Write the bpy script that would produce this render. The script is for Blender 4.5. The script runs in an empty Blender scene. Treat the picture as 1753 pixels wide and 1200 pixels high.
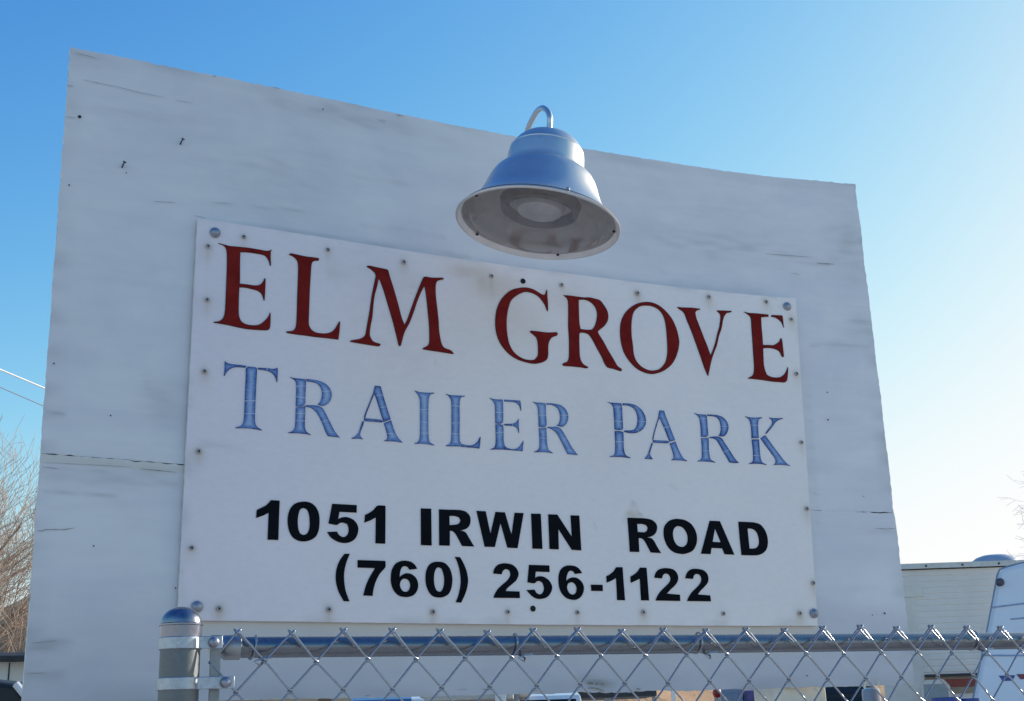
import bpy, math, random
from mathutils import Vector, Matrix, noise
from mathutils.geometry import tessellate_polygon, delaunay_2d_cdt
random.seed(7)
R = math.radians
scene = bpy.context.scene
COL = scene.collection

# ------------------------------------------------------------------ helpers
class MB:
    """collects faces (with a material index) and links them as ONE mesh object"""
    def __init__(s): s.v, s.f, s.m = [], [], []
    def add(s, vs, fs, mi=0):
        n = len(s.v); s.v += [tuple(p) for p in vs]
        s.f += [tuple(i + n for i in f) for f in fs]; s.m += [mi] * len(fs)
    def box(s, lo, hi, mi=0, M=None):
        x0, y0, z0 = lo; x1, y1, z1 = hi
        vs = [Vector(p) for p in ((x0,y0,z0),(x1,y0,z0),(x1,y1,z0),(x0,y1,z0),(x0,y0,z1),(x1,y0,z1),(x1,y1,z1),(x0,y1,z1))]
        if M: vs = [M @ p for p in vs]
        s.add(vs, [(0,3,2,1),(4,5,6,7),(0,1,5,4),(1,2,6,5),(2,3,7,6),(3,0,4,7)], mi)
    def tube(s, pts, rad, n=8, caps=True, mi=0):
        pts = [Vector(p) for p in pts]
        rs = rad if isinstance(rad, (list, tuple)) else [rad] * len(pts)
        t0 = (pts[1] - pts[0]).normalized()
        a = t0.orthogonal().normalized(); vs = []
        for i, p in enumerate(pts):
            if i == 0: t = t0
            elif i == len(pts) - 1: t = (pts[i] - pts[i-1]).normalized()
            else: t = (pts[i+1] - pts[i-1]).normalized()
            a = (a - t * a.dot(t))
            a = a.normalized() if a.length > 1e-6 else t.orthogonal().normalized()
            b = t.cross(a)
            for k in range(n):
                w = 2 * math.pi * k / n
                vs.append(p + (a * math.cos(w) + b * math.sin(w)) * rs[i])
        fs = []
        for i in range(len(pts) - 1):
            for k in range(n):
                k2 = (k + 1) % n
                fs.append((i*n+k, i*n+k2, (i+1)*n+k2, (i+1)*n+k))
        if caps:
            fs.append(tuple(range(n-1, -1, -1))); fs.append(tuple(range((len(pts)-1)*n, len(pts)*n)))
        s.add(vs, fs, mi)
    def lathe(s, prof, origin, axis, n=32, mi=0):
        ax = Vector(axis).normalized(); a = ax.orthogonal().normalized(); b = ax.cross(a); o = Vector(origin)
        vs = []
        for r, h in prof:
            for k in range(n):
                w = 2 * math.pi * k / n
                vs.append(o + ax * h + (a * math.cos(w) + b * math.sin(w)) * max(r, 1e-5))
        fs = []
        for i in range(len(prof) - 1):
            for k in range(n):
                k2 = (k + 1) % n
                fs.append((i*n+k, i*n+k2, (i+1)*n+k2, (i+1)*n+k))
        s.add(vs, fs, mi)
    def prism(s, poly, axis_vec, M=None, mi=0):
        """poly: 3-D points of a planar outline, pushed along axis_vec"""
        n = len(poly); p0 = [Vector(p) for p in poly]; p1 = [p + Vector(axis_vec) for p in p0]
        vs = p0 + p1
        if M: vs = [M @ p for p in vs]
        s.add(vs, [tuple(range(n-1, -1, -1)), tuple(range(n, 2*n))] + [(i, (i+1) % n, n + (i+1) % n, n + i) for i in range(n)], mi)

def thing(name, label, cat, loc=(0, 0, 0), group=None):
    o = bpy.data.objects.new(name, None); COL.objects.link(o)
    o.empty_display_size = 0.2
    o.location = loc; o['label'] = label; o['category'] = cat
    if group: o['group'] = group
    return o
def root_loc(o):
    v = Vector((0, 0, 0))
    while o is not None: v += Vector(o.location); o = o.parent
    return v
def obj(name, mb, mats, parent=None, smooth=False, label=None, bevel=0, auto=40):
    if not isinstance(mats, (list, tuple)): mats = [mats]
    me = bpy.data.meshes.new(name)
    off = root_loc(parent)
    me.from_pydata([Vector(p) - off for p in mb.v], [], mb.f)
    for m in mats: me.materials.append(m)
    me.polygons.foreach_set('material_index', mb.m)
    if smooth:
        me.polygons.foreach_set('use_smooth', [True] * len(me.polygons))
    me.update()
    o = bpy.data.objects.new(name, me); COL.objects.link(o)
    if smooth and auto: me.set_sharp_from_angle(angle=R(auto))
    if parent: o.parent = parent
    if label: o['label'] = label
    if bevel:
        b = o.modifiers.new('bevel', 'BEVEL'); b.width = bevel; b.segments = 2; b.limit_method = 'ANGLE'; b.angle_limit = R(35)
    return o
def top(o, label, cat, group=None, kind=None):
    if kind: o['kind'] = kind
    if label: o['label'] = label
    if cat: o['category'] = cat
    if group: o['group'] = group
    return o
def dup(root, loc, rotz, label):
    r = root.copy(); COL.objects.link(r); r.location = loc; r.rotation_euler = (0, 0, rotz); r['label'] = label
    def kids(src, dst):
        for ch in [c for c in src.children]:
            c = ch.copy(); COL.objects.link(c); c.parent = dst; kids(ch, c)
    kids(root, r)
    return r

# ------------------------------------------------------------------ materials
class NT:
    def __init__(s, name):
        s.mat = bpy.data.materials.new(name); s.mat.use_nodes = True
        s.t = s.mat.node_tree; s.b = s.t.nodes['Principled BSDF']
    def n(s, typ, **kw):
        nd = s.t.nodes.new(typ)
        for k, v in kw.items(): setattr(nd, k, v)
        return nd
    def l(s, a, b): s.t.links.new(a, b)
    def coord(s, kind='Object', scale=(1, 1, 1)):
        c = s.n('ShaderNodeTexCoord'); m = s.n('ShaderNodeMapping'); m.inputs['Scale'].default_value = scale
        s.l(c.outputs[kind], m.inputs['Vector']); return m.outputs['Vector']
    def noise(s, vec, scale, detail=4, rough=.55, dist=0):
        t = s.n('ShaderNodeTexNoise'); t.inputs['Scale'].default_value = scale; t.inputs['Detail'].default_value = detail
        t.inputs['Roughness'].default_value = rough; t.inputs['Distortion'].default_value = dist
        s.l(vec, t.inputs['Vector']); return t.outputs['Fac']
    def ramp(s, fac, stops):
        r = s.n('ShaderNodeValToRGB'); e = r.color_ramp.elements
        while len(e) > 1: e.remove(e[-1])
        e[0].position = stops[0][0]; e[0].color = (*stops[0][1], 1) if len(stops[0][1]) == 3 else stops[0][1]
        for p, c in stops[1:]:
            q = e.new(p); q.color = (*c, 1)
        s.l(fac, r.inputs['Fac']); return r.outputs['Color']
    def mix(s, fac, a, b, mode='MIX'):
        m = s.n('ShaderNodeMix', data_type='RGBA', blend_type=mode)
        for sock, val in ((m.inputs[0], fac), (m.inputs[6], a), (m.inputs[7], b)):
            if hasattr(val, 'links') or hasattr(val, 'is_linked'): s.l(val, sock)
            elif isinstance(val, (int, float)): sock.default_value = val
            else: sock.default_value = (*val, 1)
        return m.outputs[2]
    def attr(s, name):
        a = s.n('ShaderNodeAttribute', attribute_name=name); return a.outputs['Fac']
    def bump(s, h, strength=.3, dist=.01):
        b = s.n('ShaderNodeBump'); b.inputs['Strength'].default_value = strength; b.inputs['Distance'].default_value = dist
        s.l(h, b.inputs['Height']); s.l(b.outputs['Normal'], s.b.inputs['Normal'])
    def color(s, c):
        if hasattr(c, 'is_linked'): s.l(c, s.b.inputs['Base Color'])
        else: s.b.inputs['Base Color'].default_value = (*c, 1)
    def set(s, rough=.5, metal=0., spec=None):
        s.b.inputs['Roughness'].default_value = rough; s.b.inputs['Metallic'].default_value = metal
        if spec is not None: s.b.inputs['Specular IOR Level'].default_value = spec
        return s.mat
g3 = lambda v: (v, v, v)
def simple(name, c, rough=.5, metal=0., var=.12, scale=14., bump=0., spec=None):
    """base colour broken up by two noises so that no surface is perfectly even"""
    m = NT(name); v = m.coord()
    f = m.noise(v, scale, 5, .6)
    lo = tuple(x * (1 - var) for x in c); hi = tuple(min(1, x * (1 + var)) for x in c)
    m.color(m.ramp(f, [(.3, lo), (.7, hi)]))
    if bump: m.bump(m.noise(v, scale * 4, 4), bump, .004)
    r = m.n('ShaderNodeMapRange'); r.inputs['To Min'].default_value = max(.02, rough - .08); r.inputs['To Max'].default_value = min(1, rough + .1)
    m.l(m.noise(v, scale * 1.7, 3), r.inputs['Value']); m.l(r.outputs['Result'], m.b.inputs['Roughness'])
    m.b.inputs['Metallic'].default_value = metal
    if spec is not None: m.b.inputs['Specular IOR Level'].default_value = spec
    return m.mat

# painted plywood: chalky white, horizontal grain, grey grime, bare wood where flaked
def m_plywood():
    m = NT('painted_plywood')
    fine = m.noise(m.coord('UV', (2.2, 70, 1)), 3.0, 6, .62, .3)
    mid = m.noise(m.coord('UV', (1.6, 12, 1)), 1.7, 5, .6, .4)
    big = m.noise(m.coord('UV', (1.0, 1.7, 1)), 1.5, 4, .6, .8)
    c = m.ramp(big, [(.28, (.755, .745, .745)), (.5, (.80, .785, .77)), (.74, (.86, .84, .81))])
    sp = m.n('ShaderNodeSeparateXYZ'); m.l(m.coord('UV'), sp.inputs[0])          # lighter to the right: veiling sun glare put into the colour
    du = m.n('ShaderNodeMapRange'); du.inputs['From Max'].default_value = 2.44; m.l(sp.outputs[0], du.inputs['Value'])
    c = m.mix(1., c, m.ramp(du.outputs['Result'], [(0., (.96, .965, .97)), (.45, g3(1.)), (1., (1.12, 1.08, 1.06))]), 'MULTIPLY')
    dv = m.n('ShaderNodeMapRange'); dv.inputs['From Min'].default_value = 1.30; dv.inputs['From Max'].default_value = 1.584; m.l(sp.outputs[1], dv.inputs['Value'])
    c = m.mix(1., c, m.ramp(dv.outputs['Result'], [(0., g3(1.)), (.45, (.86, .86, .875)), (1., (.74, .75, .775))]), 'MULTIPLY')   # darker towards the bottom edge
    blot = m.noise(m.coord('UV', (1.0, 1.5, 1)), 4.5, 5, .6, .6)
    c = m.mix(.8, c, m.ramp(blot, [(.35, (.925, .93, .955)), (.58, g3(1.))]), 'MULTIPLY')
    c = m.mix(.55, c, m.ramp(mid, [(.3, (.865, .87, .885)), (.62, (.97, .97, .97))]), 'MULTIPLY')
    gm = m.ramp(fine, [(.62, g3(0)), (.80, g3(.34))])
    patch = m.ramp(m.noise(m.coord('UV', (1.3, 2.5, 1)), 2.2, 3), [(.5, g3(0)), (.68, g3(1))])
    c = m.mix(m.mix(1., gm, patch, 'MULTIPLY'), c, (.36, .38, .41))
    c = m.mix(m.attr('stain'), c, (.17, .18, .155))
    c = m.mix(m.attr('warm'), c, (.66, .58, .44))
    m.color(c)
    b = m.mix(.5, fine, mid, 'ADD')
    m.bump(b, .07, .004)
    return m.set(.62, 0, .3)
# flat sign face: cleaner white, faint smears, rust and yellow run-off
def m_panel():
    m = NT('painted_sign_face')
    big = m.noise(m.coord('UV', (1.2, 1.2, 1)), 2.2, 4, .6, .5)
    fine = m.noise(m.coord('UV', (14, 26, 1)), 3., 5, .65)
    c = m.ramp(big, [(.3, (.935, .855, .81)), (.7, (.975, .89, .835))])
    c = m.mix(.3, c, m.ramp(fine, [(.3, (.86, .86, .87)), (.6, g3(1.))]), 'MULTIPLY')
    c = m.mix(m.attr('warm'), c, (.60, .455, .28))
    c = m.mix(m.attr('rust'), c, (.22, .11, .045))
    c = m.mix(m.attr('stain'), c, (.28, .28, .24))
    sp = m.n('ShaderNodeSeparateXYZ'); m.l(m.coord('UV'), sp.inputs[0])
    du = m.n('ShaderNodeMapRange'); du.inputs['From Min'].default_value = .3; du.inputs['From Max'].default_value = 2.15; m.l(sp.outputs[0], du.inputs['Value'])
    c = m.mix(1., c, m.ramp(du.outputs['Result'], [(0., (.87, .87, .93)), (.4, (.965, .96, .97)), (1., (1.05, 1.03, 1.0))]), 'MULTIPLY')  # sun glare painted in: the face brightens towards the right
    m.color(c)
    m.bump(m.noise(m.coord('UV', (1, 1, 1)), 160, 3), .05, .002)
    return m.set(.5, 0, .35)
def m_letter_red():
    m = NT('red_sign_paint'); v = m.coord('Object')
    m.color(m.ramp(m.noise(v, 22, 5, .6), [(.3, (.165, .011, .010)), (.7, (.235, .020, .016))]))
    m.bump(m.noise(v, 240, 3), .12, .002)
    return m.set(.75, 0, .05)
def m_letter_blue():
    """dark where the stroke ends, worn pale along the middle, with fine cross cracks"""
    m = NT('cracked_blue_paint')
    e = m.attr('edge')
    f = m.noise(m.coord('UV', (34, 210, 1)), 1.5, 6, .7, .5)
    blot = m.noise(m.coord('UV', (22, 30, 1)), 1.3, 4, .6)
    mr = m.n('ShaderNodeMapRange'); mr.inputs['From Max'].default_value = .0115; m.l(e, mr.inputs['Value'])
    def math_(op, a, b):
        q = m.n('ShaderNodeMath', operation=op)
        for k, x in enumerate((a, b)):
            if isinstance(x, float): q.inputs[k].default_value = x
            else: m.l(x, q.inputs[k])
        return q.outputs[0]
    t = math_('ADD', mr.outputs['Result'], math_('MULTIPLY', math_('SUBTRACT', f, .5), .95))
    t = math_('ADD', t, math_('MULTIPLY', math_('SUBTRACT', blot, .5), .8))
    far = m.noise(m.coord('UV', (5, 3, 1)), 1., 2)
    t = math_('ADD', t, math_('MULTIPLY', math_('SUBTRACT', far, .48), .9))
    c = m.ramp(t, [(.0, (.045, .085, .24)), (.12, (.085, .16, .39)), (.42, (.155, .265, .51)), (.75, (.26, .38, .60)), (1., (.38, .48, .66))])
    w = m.n('ShaderNodeTexVoronoi', feature='DISTANCE_TO_EDGE'); w.inputs['Scale'].default_value = 1.
    m.l(m.coord('UV', (45, 130, 1)), w.inputs['Vector'])
    c = m.mix(m.mix(1., m.ramp(w.outputs['Distance'], [(.0, g3(.55)), (.035, g3(0))]), m.ramp(blot, [(.4, g3(.15)), (.65, g3(1))]), 'MULTIPLY'), c, (.5, .57, .68))
    m.color(c); return m.set(.6, 0, .12)

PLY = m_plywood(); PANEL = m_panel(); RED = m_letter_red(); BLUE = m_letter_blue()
RED_RIM = simple('dark_red_edge', (.035, .008, .010), .6)
BLUE_RIM = simple('dark_blue_edge', (.05, .085, .21), .7, var=.5, scale=90, spec=.05)
CRACK = simple('bare_crack', (.62, .65, .72), .6)
BLACK = simple('black_vinyl', (.0050, .0058, .0090), .6, var=.3, scale=9, spec=.06)
GAP = simple('dark_gap', (.012, .011, .010), .9)
WOODGREY = simple('weathered_wood', (.27, .25, .205), .85, var=.4, scale=60)
PLYEDGE = simple('painted_plywood_edge', (.72, .70, .65), .6, var=.25, scale=40, bump=.4)
CREAM = simple('cream_painted_timber', (.70, .66, .55), .6, var=.15, scale=12, bump=.2)
def galv(name, c, rough, scale=30, metal=.92, var=.25, rv=1.):
    m = NT(name); v = m.coord()
    vo = m.n('ShaderNodeTexVoronoi'); vo.inputs['Scale'].default_value = scale; m.l(v, vo.inputs['Vector'])
    f = m.mix(.5, vo.outputs['Color'], m.noise(v, scale * .8, 4, .6))
    bw = m.n('ShaderNodeRGBToBW'); m.l(f, bw.inputs[0])
    m.color(m.ramp(bw.outputs[0], [(.25, tuple(x * (1 - var) for x in c)), (.75, tuple(min(1, x * (1 + var * .6)) for x in c))]))
    r = m.n('ShaderNodeMapRange'); r.inputs['To Min'].default_value = rough - .07 * rv; r.inputs['To Max'].default_value = rough + .13 * rv
    m.l(bw.outputs[0], r.inputs['Value']); m.l(r.outputs['Result'], m.b.inputs['Roughness'])
    m.b.inputs['Metallic'].default_value = metal
    return m.mat
GALV = galv('galvanised_pipe', (.215, .225, .245), .27, 140, var=.05, rv=.4)
GALVP = galv('galvanised_post', (.185, .20, .205), .48, 150, var=.15)
WIRE = galv('galvanised_wire', (.37, .385, .42), .27, 160, var=.05, rv=.15)
BAND = galv('bright_zinc_band', (.46, .50, .54), .42, 160, var=.2)
BARM = galv('dull_zinc_bar', (.30, .31, .32), .45, 120)
BOLTM = galv('zinc_bolt', (.36, .37, .42), .42, 160)
CAPM = galv('pressed_steel_cap', (.26, .27, .32), .24, 90, var=.15)
SILVER = galv('brushed_aluminium_paint', (.68, .655, .63), .38, 120, .9, .03, .25)
SILVER_IN = simple('lamp_reflector', (.90, .85, .81), .40, .25, .06, 14)
SCREWM = simple('rusty_screw', (.45, .42, .39), .5, .4, .4, 300)
SCREWD = simple('dark_screw_recess', (.02, .017, .014), .7)
NAILM = simple('grey_nail', (.10, .10, .13), .4, .8, .2, 200)
def m_lens():
    """dusty clear acrylic: see-through, mirror-like at low angles, a milky film of dirt"""
    m = NT('clear_lamp_lens')
    N = m.n; out = m.t.nodes['Material Output']
    m.b.inputs['Base Color'].default_value = (.70, .635, .60, 1); m.b.inputs['Roughness'].default_value = .6; m.b.inputs['Specular IOR Level'].default_value = 0
    tr = N('ShaderNodeBsdfTransparent'); tr.inputs['Color'].default_value = (.96, .95, .94, 1)
    gl = N('ShaderNodeBsdfGlossy'); gl.inputs['Roughness'].default_value = .13
    fr = N('ShaderNodeFresnel'); fr.inputs['IOR'].default_value = 1.5
    mr = N('ShaderNodeMapRange'); mr.inputs['From Min'].default_value = .3; mr.inputs['From Max'].default_value = .7
    mr.inputs['To Min'].default_value = .13; mr.inputs['To Max'].default_value = .28; m.l(m.noise(m.coord('Object'), 16, 5, .65), mr.inputs['Value'])
    a = N('ShaderNodeMixShader'); m.l(mr.outputs['Result'], a.inputs['Fac']); m.l(tr.outputs[0], a.inputs[1]); m.l(m.b.outputs[0], a.inputs[2])
    b = N('ShaderNodeMixShader'); m.l(fr.outputs[0], b.inputs['Fac']); m.l(a.outputs[0], b.inputs[1]); m.l(gl.outputs[0], b.inputs[2])
    m.l(b.outputs[0], out.inputs['Surface'])
    return m.mat
LENS = m_lens()

# ------------------------------------------------------------------ camera and light
CAM = Vector((0, 0, 1.69))
cd = bpy.data.cameras.new('camera'); cam = bpy.data.objects.new('camera', cd); COL.objects.link(cam)
AX = [Vector((0.99942944, 0.00955878, -0.03239472)), Vector((0.03377555, -0.28284748, 0.95857004)), Vector((0, -0.95911727, -0.28300895))]
mw = Matrix.Identity(4)
for i in range(3):
    for j in range(3): mw[j][i] = AX[i][j]
    mw[i][3] = CAM[i]
cam.matrix_world = mw
cd.sensor_width = 36; cd.lens = 2176.54 / 1753 * 36; cd.clip_start = .05; cd.clip_end = 4000
scene.camera = cam
def at(px, py, Y):
    """the point that lies Y metres ahead in the direction measured at (px, py) of the photograph"""
    d = AX[0] * (px - 876.5) - AX[1] * (py - 600) - AX[2] * 2176.54
    return CAM + d * (Y / d.y)

SUN_AZ, SUN_EL = R(57), R(20)
w = bpy.data.worlds.new('World'); scene.world = w; w.use_nodes = True
nt = w.node_tree; bg = nt.nodes['Background']
sky = nt.nodes.new('ShaderNodeTexSky'); sky.sky_type = 'NISHITA'; sky.sun_disc = False
sky.sun_elevation = SUN_EL; sky.sun_rotation = SUN_AZ
sky.altitude = 600; sky.air_density = 1.0; sky.dust_density = 1.0; sky.ozone_density = 1.0
# camera-like tone response for the sky: c -> (1 - exp(-G c^g)) per channel
sep = nt.nodes.new('ShaderNodeSeparateColor'); com = nt.nodes.new('ShaderNodeCombineColor'); nt.links.new(sky.outputs[0], sep.inputs[0])
def mth(op, a, b):
    q = nt.nodes.new('ShaderNodeMath'); q.operation = op
    for k_, x_ in enumerate((a, b)):
        if isinstance(x_, float): q.inputs[k_].default_value = x_
        elif x_ is not None: nt.links.new(x_, q.inputs[k_])
    return q.outputs[0]
for k, (pw, gn) in enumerate(((2.133, 4.581), (1.733, 4.04), (1.267, 3.794))):
    x = mth('MULTIPLY', mth('POWER', mth('MULTIPLY', sep.outputs[k], .15), pw), -gn)
    nt.links.new(mth('DIVIDE', mth('SUBTRACT', 1., mth('EXPONENT', x, None)), .15), com.inputs[k])
nt.links.new(com.outputs[0], bg.inputs['Color'])
bg.inputs['Strength'].default_value = 0.15
sd = bpy.data.lights.new('sun', 'SUN'); sd.energy = 4.8; sd.angle = R(.5); sd.color = (1, .93, .82)
so = bpy.data.objects.new('sun', sd); COL.objects.link(so)
sdir = Vector((math.sin(SUN_AZ) * math.cos(SUN_EL), math.cos(SUN_AZ) * math.cos(SUN_EL), math.sin(SUN_EL)))
so.rotation_euler = sdir.to_track_quat('Z', 'Y').to_euler(); so.location = (8, 4, 9)
scene.view_settings.view_transform = 'Standard'; scene.view_settings.look = 'None'; scene.view_settings.exposure = 0
scene.render.engine = 'CYCLES'; scene.cycles.max_bounces = 8; scene.cycles.transparent_max_bounces = 12

# ------------------------------------------------------------------ the sign board
P0 = Vector((-1.07689208, 2.8222769, 3.35183777)); D1 = Vector((.908516818, .417848288, 0)); NB = Vector((.41784829, -.90851682, 0))
W, H = 2.44, 1.584
BOW = [(0, 0), (.22, .027), (.395, .058), (.5, .069), (.67, .071), (.8, .063), (.88, .047), (1, 0)]
def bow(u):
    t = min(1, max(0, u / W))
    for i in range(len(BOW) - 1):
        if t <= BOW[i+1][0]:
            p0 = BOW[max(i-1, 0)]; p1 = BOW[i]; p2 = BOW[i+1]; p3 = BOW[min(i+2, len(BOW)-1)]
            h = p2[0] - p1[0]; s = (t - p1[0]) / h
            m1 = (p2[1] - p0[1]) / (p2[0] - p0[0]) * h; m2 = (p3[1] - p1[1]) / (p3[0] - p1[0]) * h
            return (2*s**3 - 3*s*s + 1) * p1[1] + (s**3 - 2*s*s + s) * m1 + (-2*s**3 + 3*s*s) * p2[1] + (s**3 - s*s) * m2
    return 0
def S(u, v, off=0.):
    return P0 + D1 * u - Vector((0, 0, v)) + NB * (off - bow(u))
def seam(u): return SEAM0 + (SEAM1 - SEAM0) * u / W
SEAM0, SEAM1 = (1.0342, 1.0815)

def sheet(name, u0, u1, v0, v1, nu, nv, thick, front, mats, parent, edge=None, marks=None, smooth=True, edge_jit=0.):
    """a bowed sheet as a fine grid: front at offset `front`, `thick` deep; v0/v1 may be functions of u; marks -> attributes"""
    f0 = v0 if callable(v0) else (lambda u: v0); f1 = v1 if callable(v1) else (lambda u: v1)
    g0 = u0 if callable(u0) else (lambda t: u0); g1 = u1 if callable(u1) else (lambda t: u1)
    vs, uvs = [], []
    for j in range(nv + 1):
        t = j / nv
        for i in range(nu + 1):
            s = i / nu
            u = g0(t) + (g1(t) - g0(t)) * s
            v = f0(u) + (f1(u) - f0(u)) * t
            if edge_jit:
                jt = lambda k, q: edge_jit * (noise.noise((q * 9., k, 1.)) * .6 + noise.noise((q * 55., k, 5.)) * .6 + .9 * min(0, noise.noise((q * 21., k, 9.)) + .25))
                if j == 0: v -= jt(1, u)
                if j == nv: v += jt(2, u)
                if i == 0: u -= jt(3, v)
                if i == nu: u += jt(4, v)
            vs.append((u, v)); uvs.append((u, v))
    n = len(vs); mb = MB()
    mb.v = [tuple(S(u, v, front + wav(u, v))) for u, v in vs]
    idx = lambda i, j: j * (nu + 1) + i
    for j in range(nv):
        for i in range(nu):
            mb.f.append((idx(i, j), idx(i, j+1), idx(i+1, j+1), idx(i+1, j))); mb.m.append(0)
    ring = [idx(i, 0) for i in range(nu + 1)] + [idx(nu, j) for j in range(1, nv + 1)] + [idx(i, nv) for i in range(nu - 1, -1, -1)] + [idx(0, j) for j in range(nv - 1, 0, -1)]
    base = len(mb.v)
    for k in ring: mb.v.append(tuple(S(*vs[k], front - thick)))
    m = len(ring)
    for k in range(m):
        k2 = (k + 1) % m
        mb.f.append((ring[k], ring[k2], base + k2, base + k)); mb.m.append(1)
    # back face: rows across the ring (bottom to top) so that it stays bowed
    for i in range(nu):
        a, b2 = base + i, base + i + 1
        c = base + nu + nv + (nu - i - 1); d = base + nu + nv + (nu - i)
        mb.f.append((a, b2, c, d % (base + m) if d < base + m else d)); mb.m.append(1)
    o = obj(name, mb, mats, parent, smooth=True, auto=35)
    me = o.data; lay = me.uv_layers.new(name='UVMap')
    full = vs + [vs[k] for k in ring]
    for lp in me.loops: lay.data[lp.index].uv = full[lp.vertex_index]
    for nm, fn in (marks or {}).items():
        a = me.attributes.new(nm, 'FLOAT', 'POINT')
        a.data.foreach_set('value', [min(1., max(0., fn(u, v))) for u, v in full])
    return o
def wav(u, v): return .0022 * noise.noise((u * 2.1, v * 2.6, 3.3))
def gauss(u, v, cu, cv, ru, rv): 
    a = ((u - cu) / ru) ** 2 + ((v - cv) / rv) ** 2
    return math.exp(-a) if a < 9 else 0.
def streak(u, v, u0, v0, u1, v1, w):
    du, dv = u1 - u0, v1 - v0; L2 = du*du + dv*dv
    t = ((u - u0) * du + (v - v0) * dv) / L2
    if t < -.25 or t > 1.25: return 0.
    fade = min(1, (t + .25) / .35, (1.25 - t) / .35); t = min(1, max(0, t))
    d = math.hypot(u - u0 - du * t, v - v0 - dv * t)
    return fade * math.exp(-(d / w) ** 2) * (.4 + .6 * abs(noise.noise((u * 11, v * 170, 2.))) * 2.2) * (.3 + .9 * max(0, noise.noise((u * 9, v * 60, 5.)) + .35)) if d < 3 * w else 0.

BOARD_STREAKS = [(-0.0449, 0.1689, 0.3097, 0.1386, 0.012, 0.2), (0.0041, 1.0826, 0.3051, 1.0903, 0.012, 0.3), (0.0128, 1.1195, 0.1729, 1.1247, 0.006, 0.35), (-0.0063, 0.9312, 0.0449, 0.934, 0.012, 0.4), (0.0032, 1.4564, 0.0909, 1.4591, 0.012, 0.55), (-0.0007, 1.4688, 0.067, 1.469, 0.006, 0.5), (-0.0015, 1.5229, 0.0828, 1.524, 0.014, 0.45), (2.2255, 0.559, 2.4463, 0.5563, 0.01, 0.3), (2.2797, 0.2458, 2.421, 0.2565, 0.02, 0.16), (2.0309, 0.2854, 2.3557, 0.2905, 0.012, 0.2), (1.2686, 0.4297, 2.061, 0.3983, 0.02, 0.22), (0.4546, 0.407, 1.0873, 0.4009, 0.012, 0.25), (2.1214, -0.0022, 2.427, 0.0329, 0.02, 0.2), (0.3184, 0.3648, 0.6096, 0.3441, 0.006, 0.35), (0.7742, 0.3549, 1.0168, 0.3503, 0.008, 0.25), (2.1955, 0.6542, 2.1832, 1.1222, 0.012, 0.18), (2.2598, 1.1215, 2.431, 1.138, 0.01, 0.2), (0.2247, 0.8259, 0.2451, 0.9106, 0.02, 0.2), (-0.0169, 0.5469, 0.0141, 0.5576, 0.02, 0.3), (0.7233, 0.219, 0.9126, 0.2153, 0.008, 0.25)]
BOARD_BLOBS = [(0.028, 0.0173, 0.05, 0.02, 0.35), (2.3844, 0.219, 0.08, 0.1, 0.22), (2.4128, 0.4928, 0.06, 0.04, 0.3), (0.7395, 0.0412, 0.25, 0.03, 0.25), (0.1439, 1.0717, 0.15, 0.03, 0.3), (0.2691, 0.8942, 0.05, 0.05, 0.18), (1.43, 1.5583, 0.06, 0.02, 0.5), (0.5284, 0.2551, 0.2, 0.1, 0.12), (1.9716, 0.2528, 0.3, 0.05, 0.2)]
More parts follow.
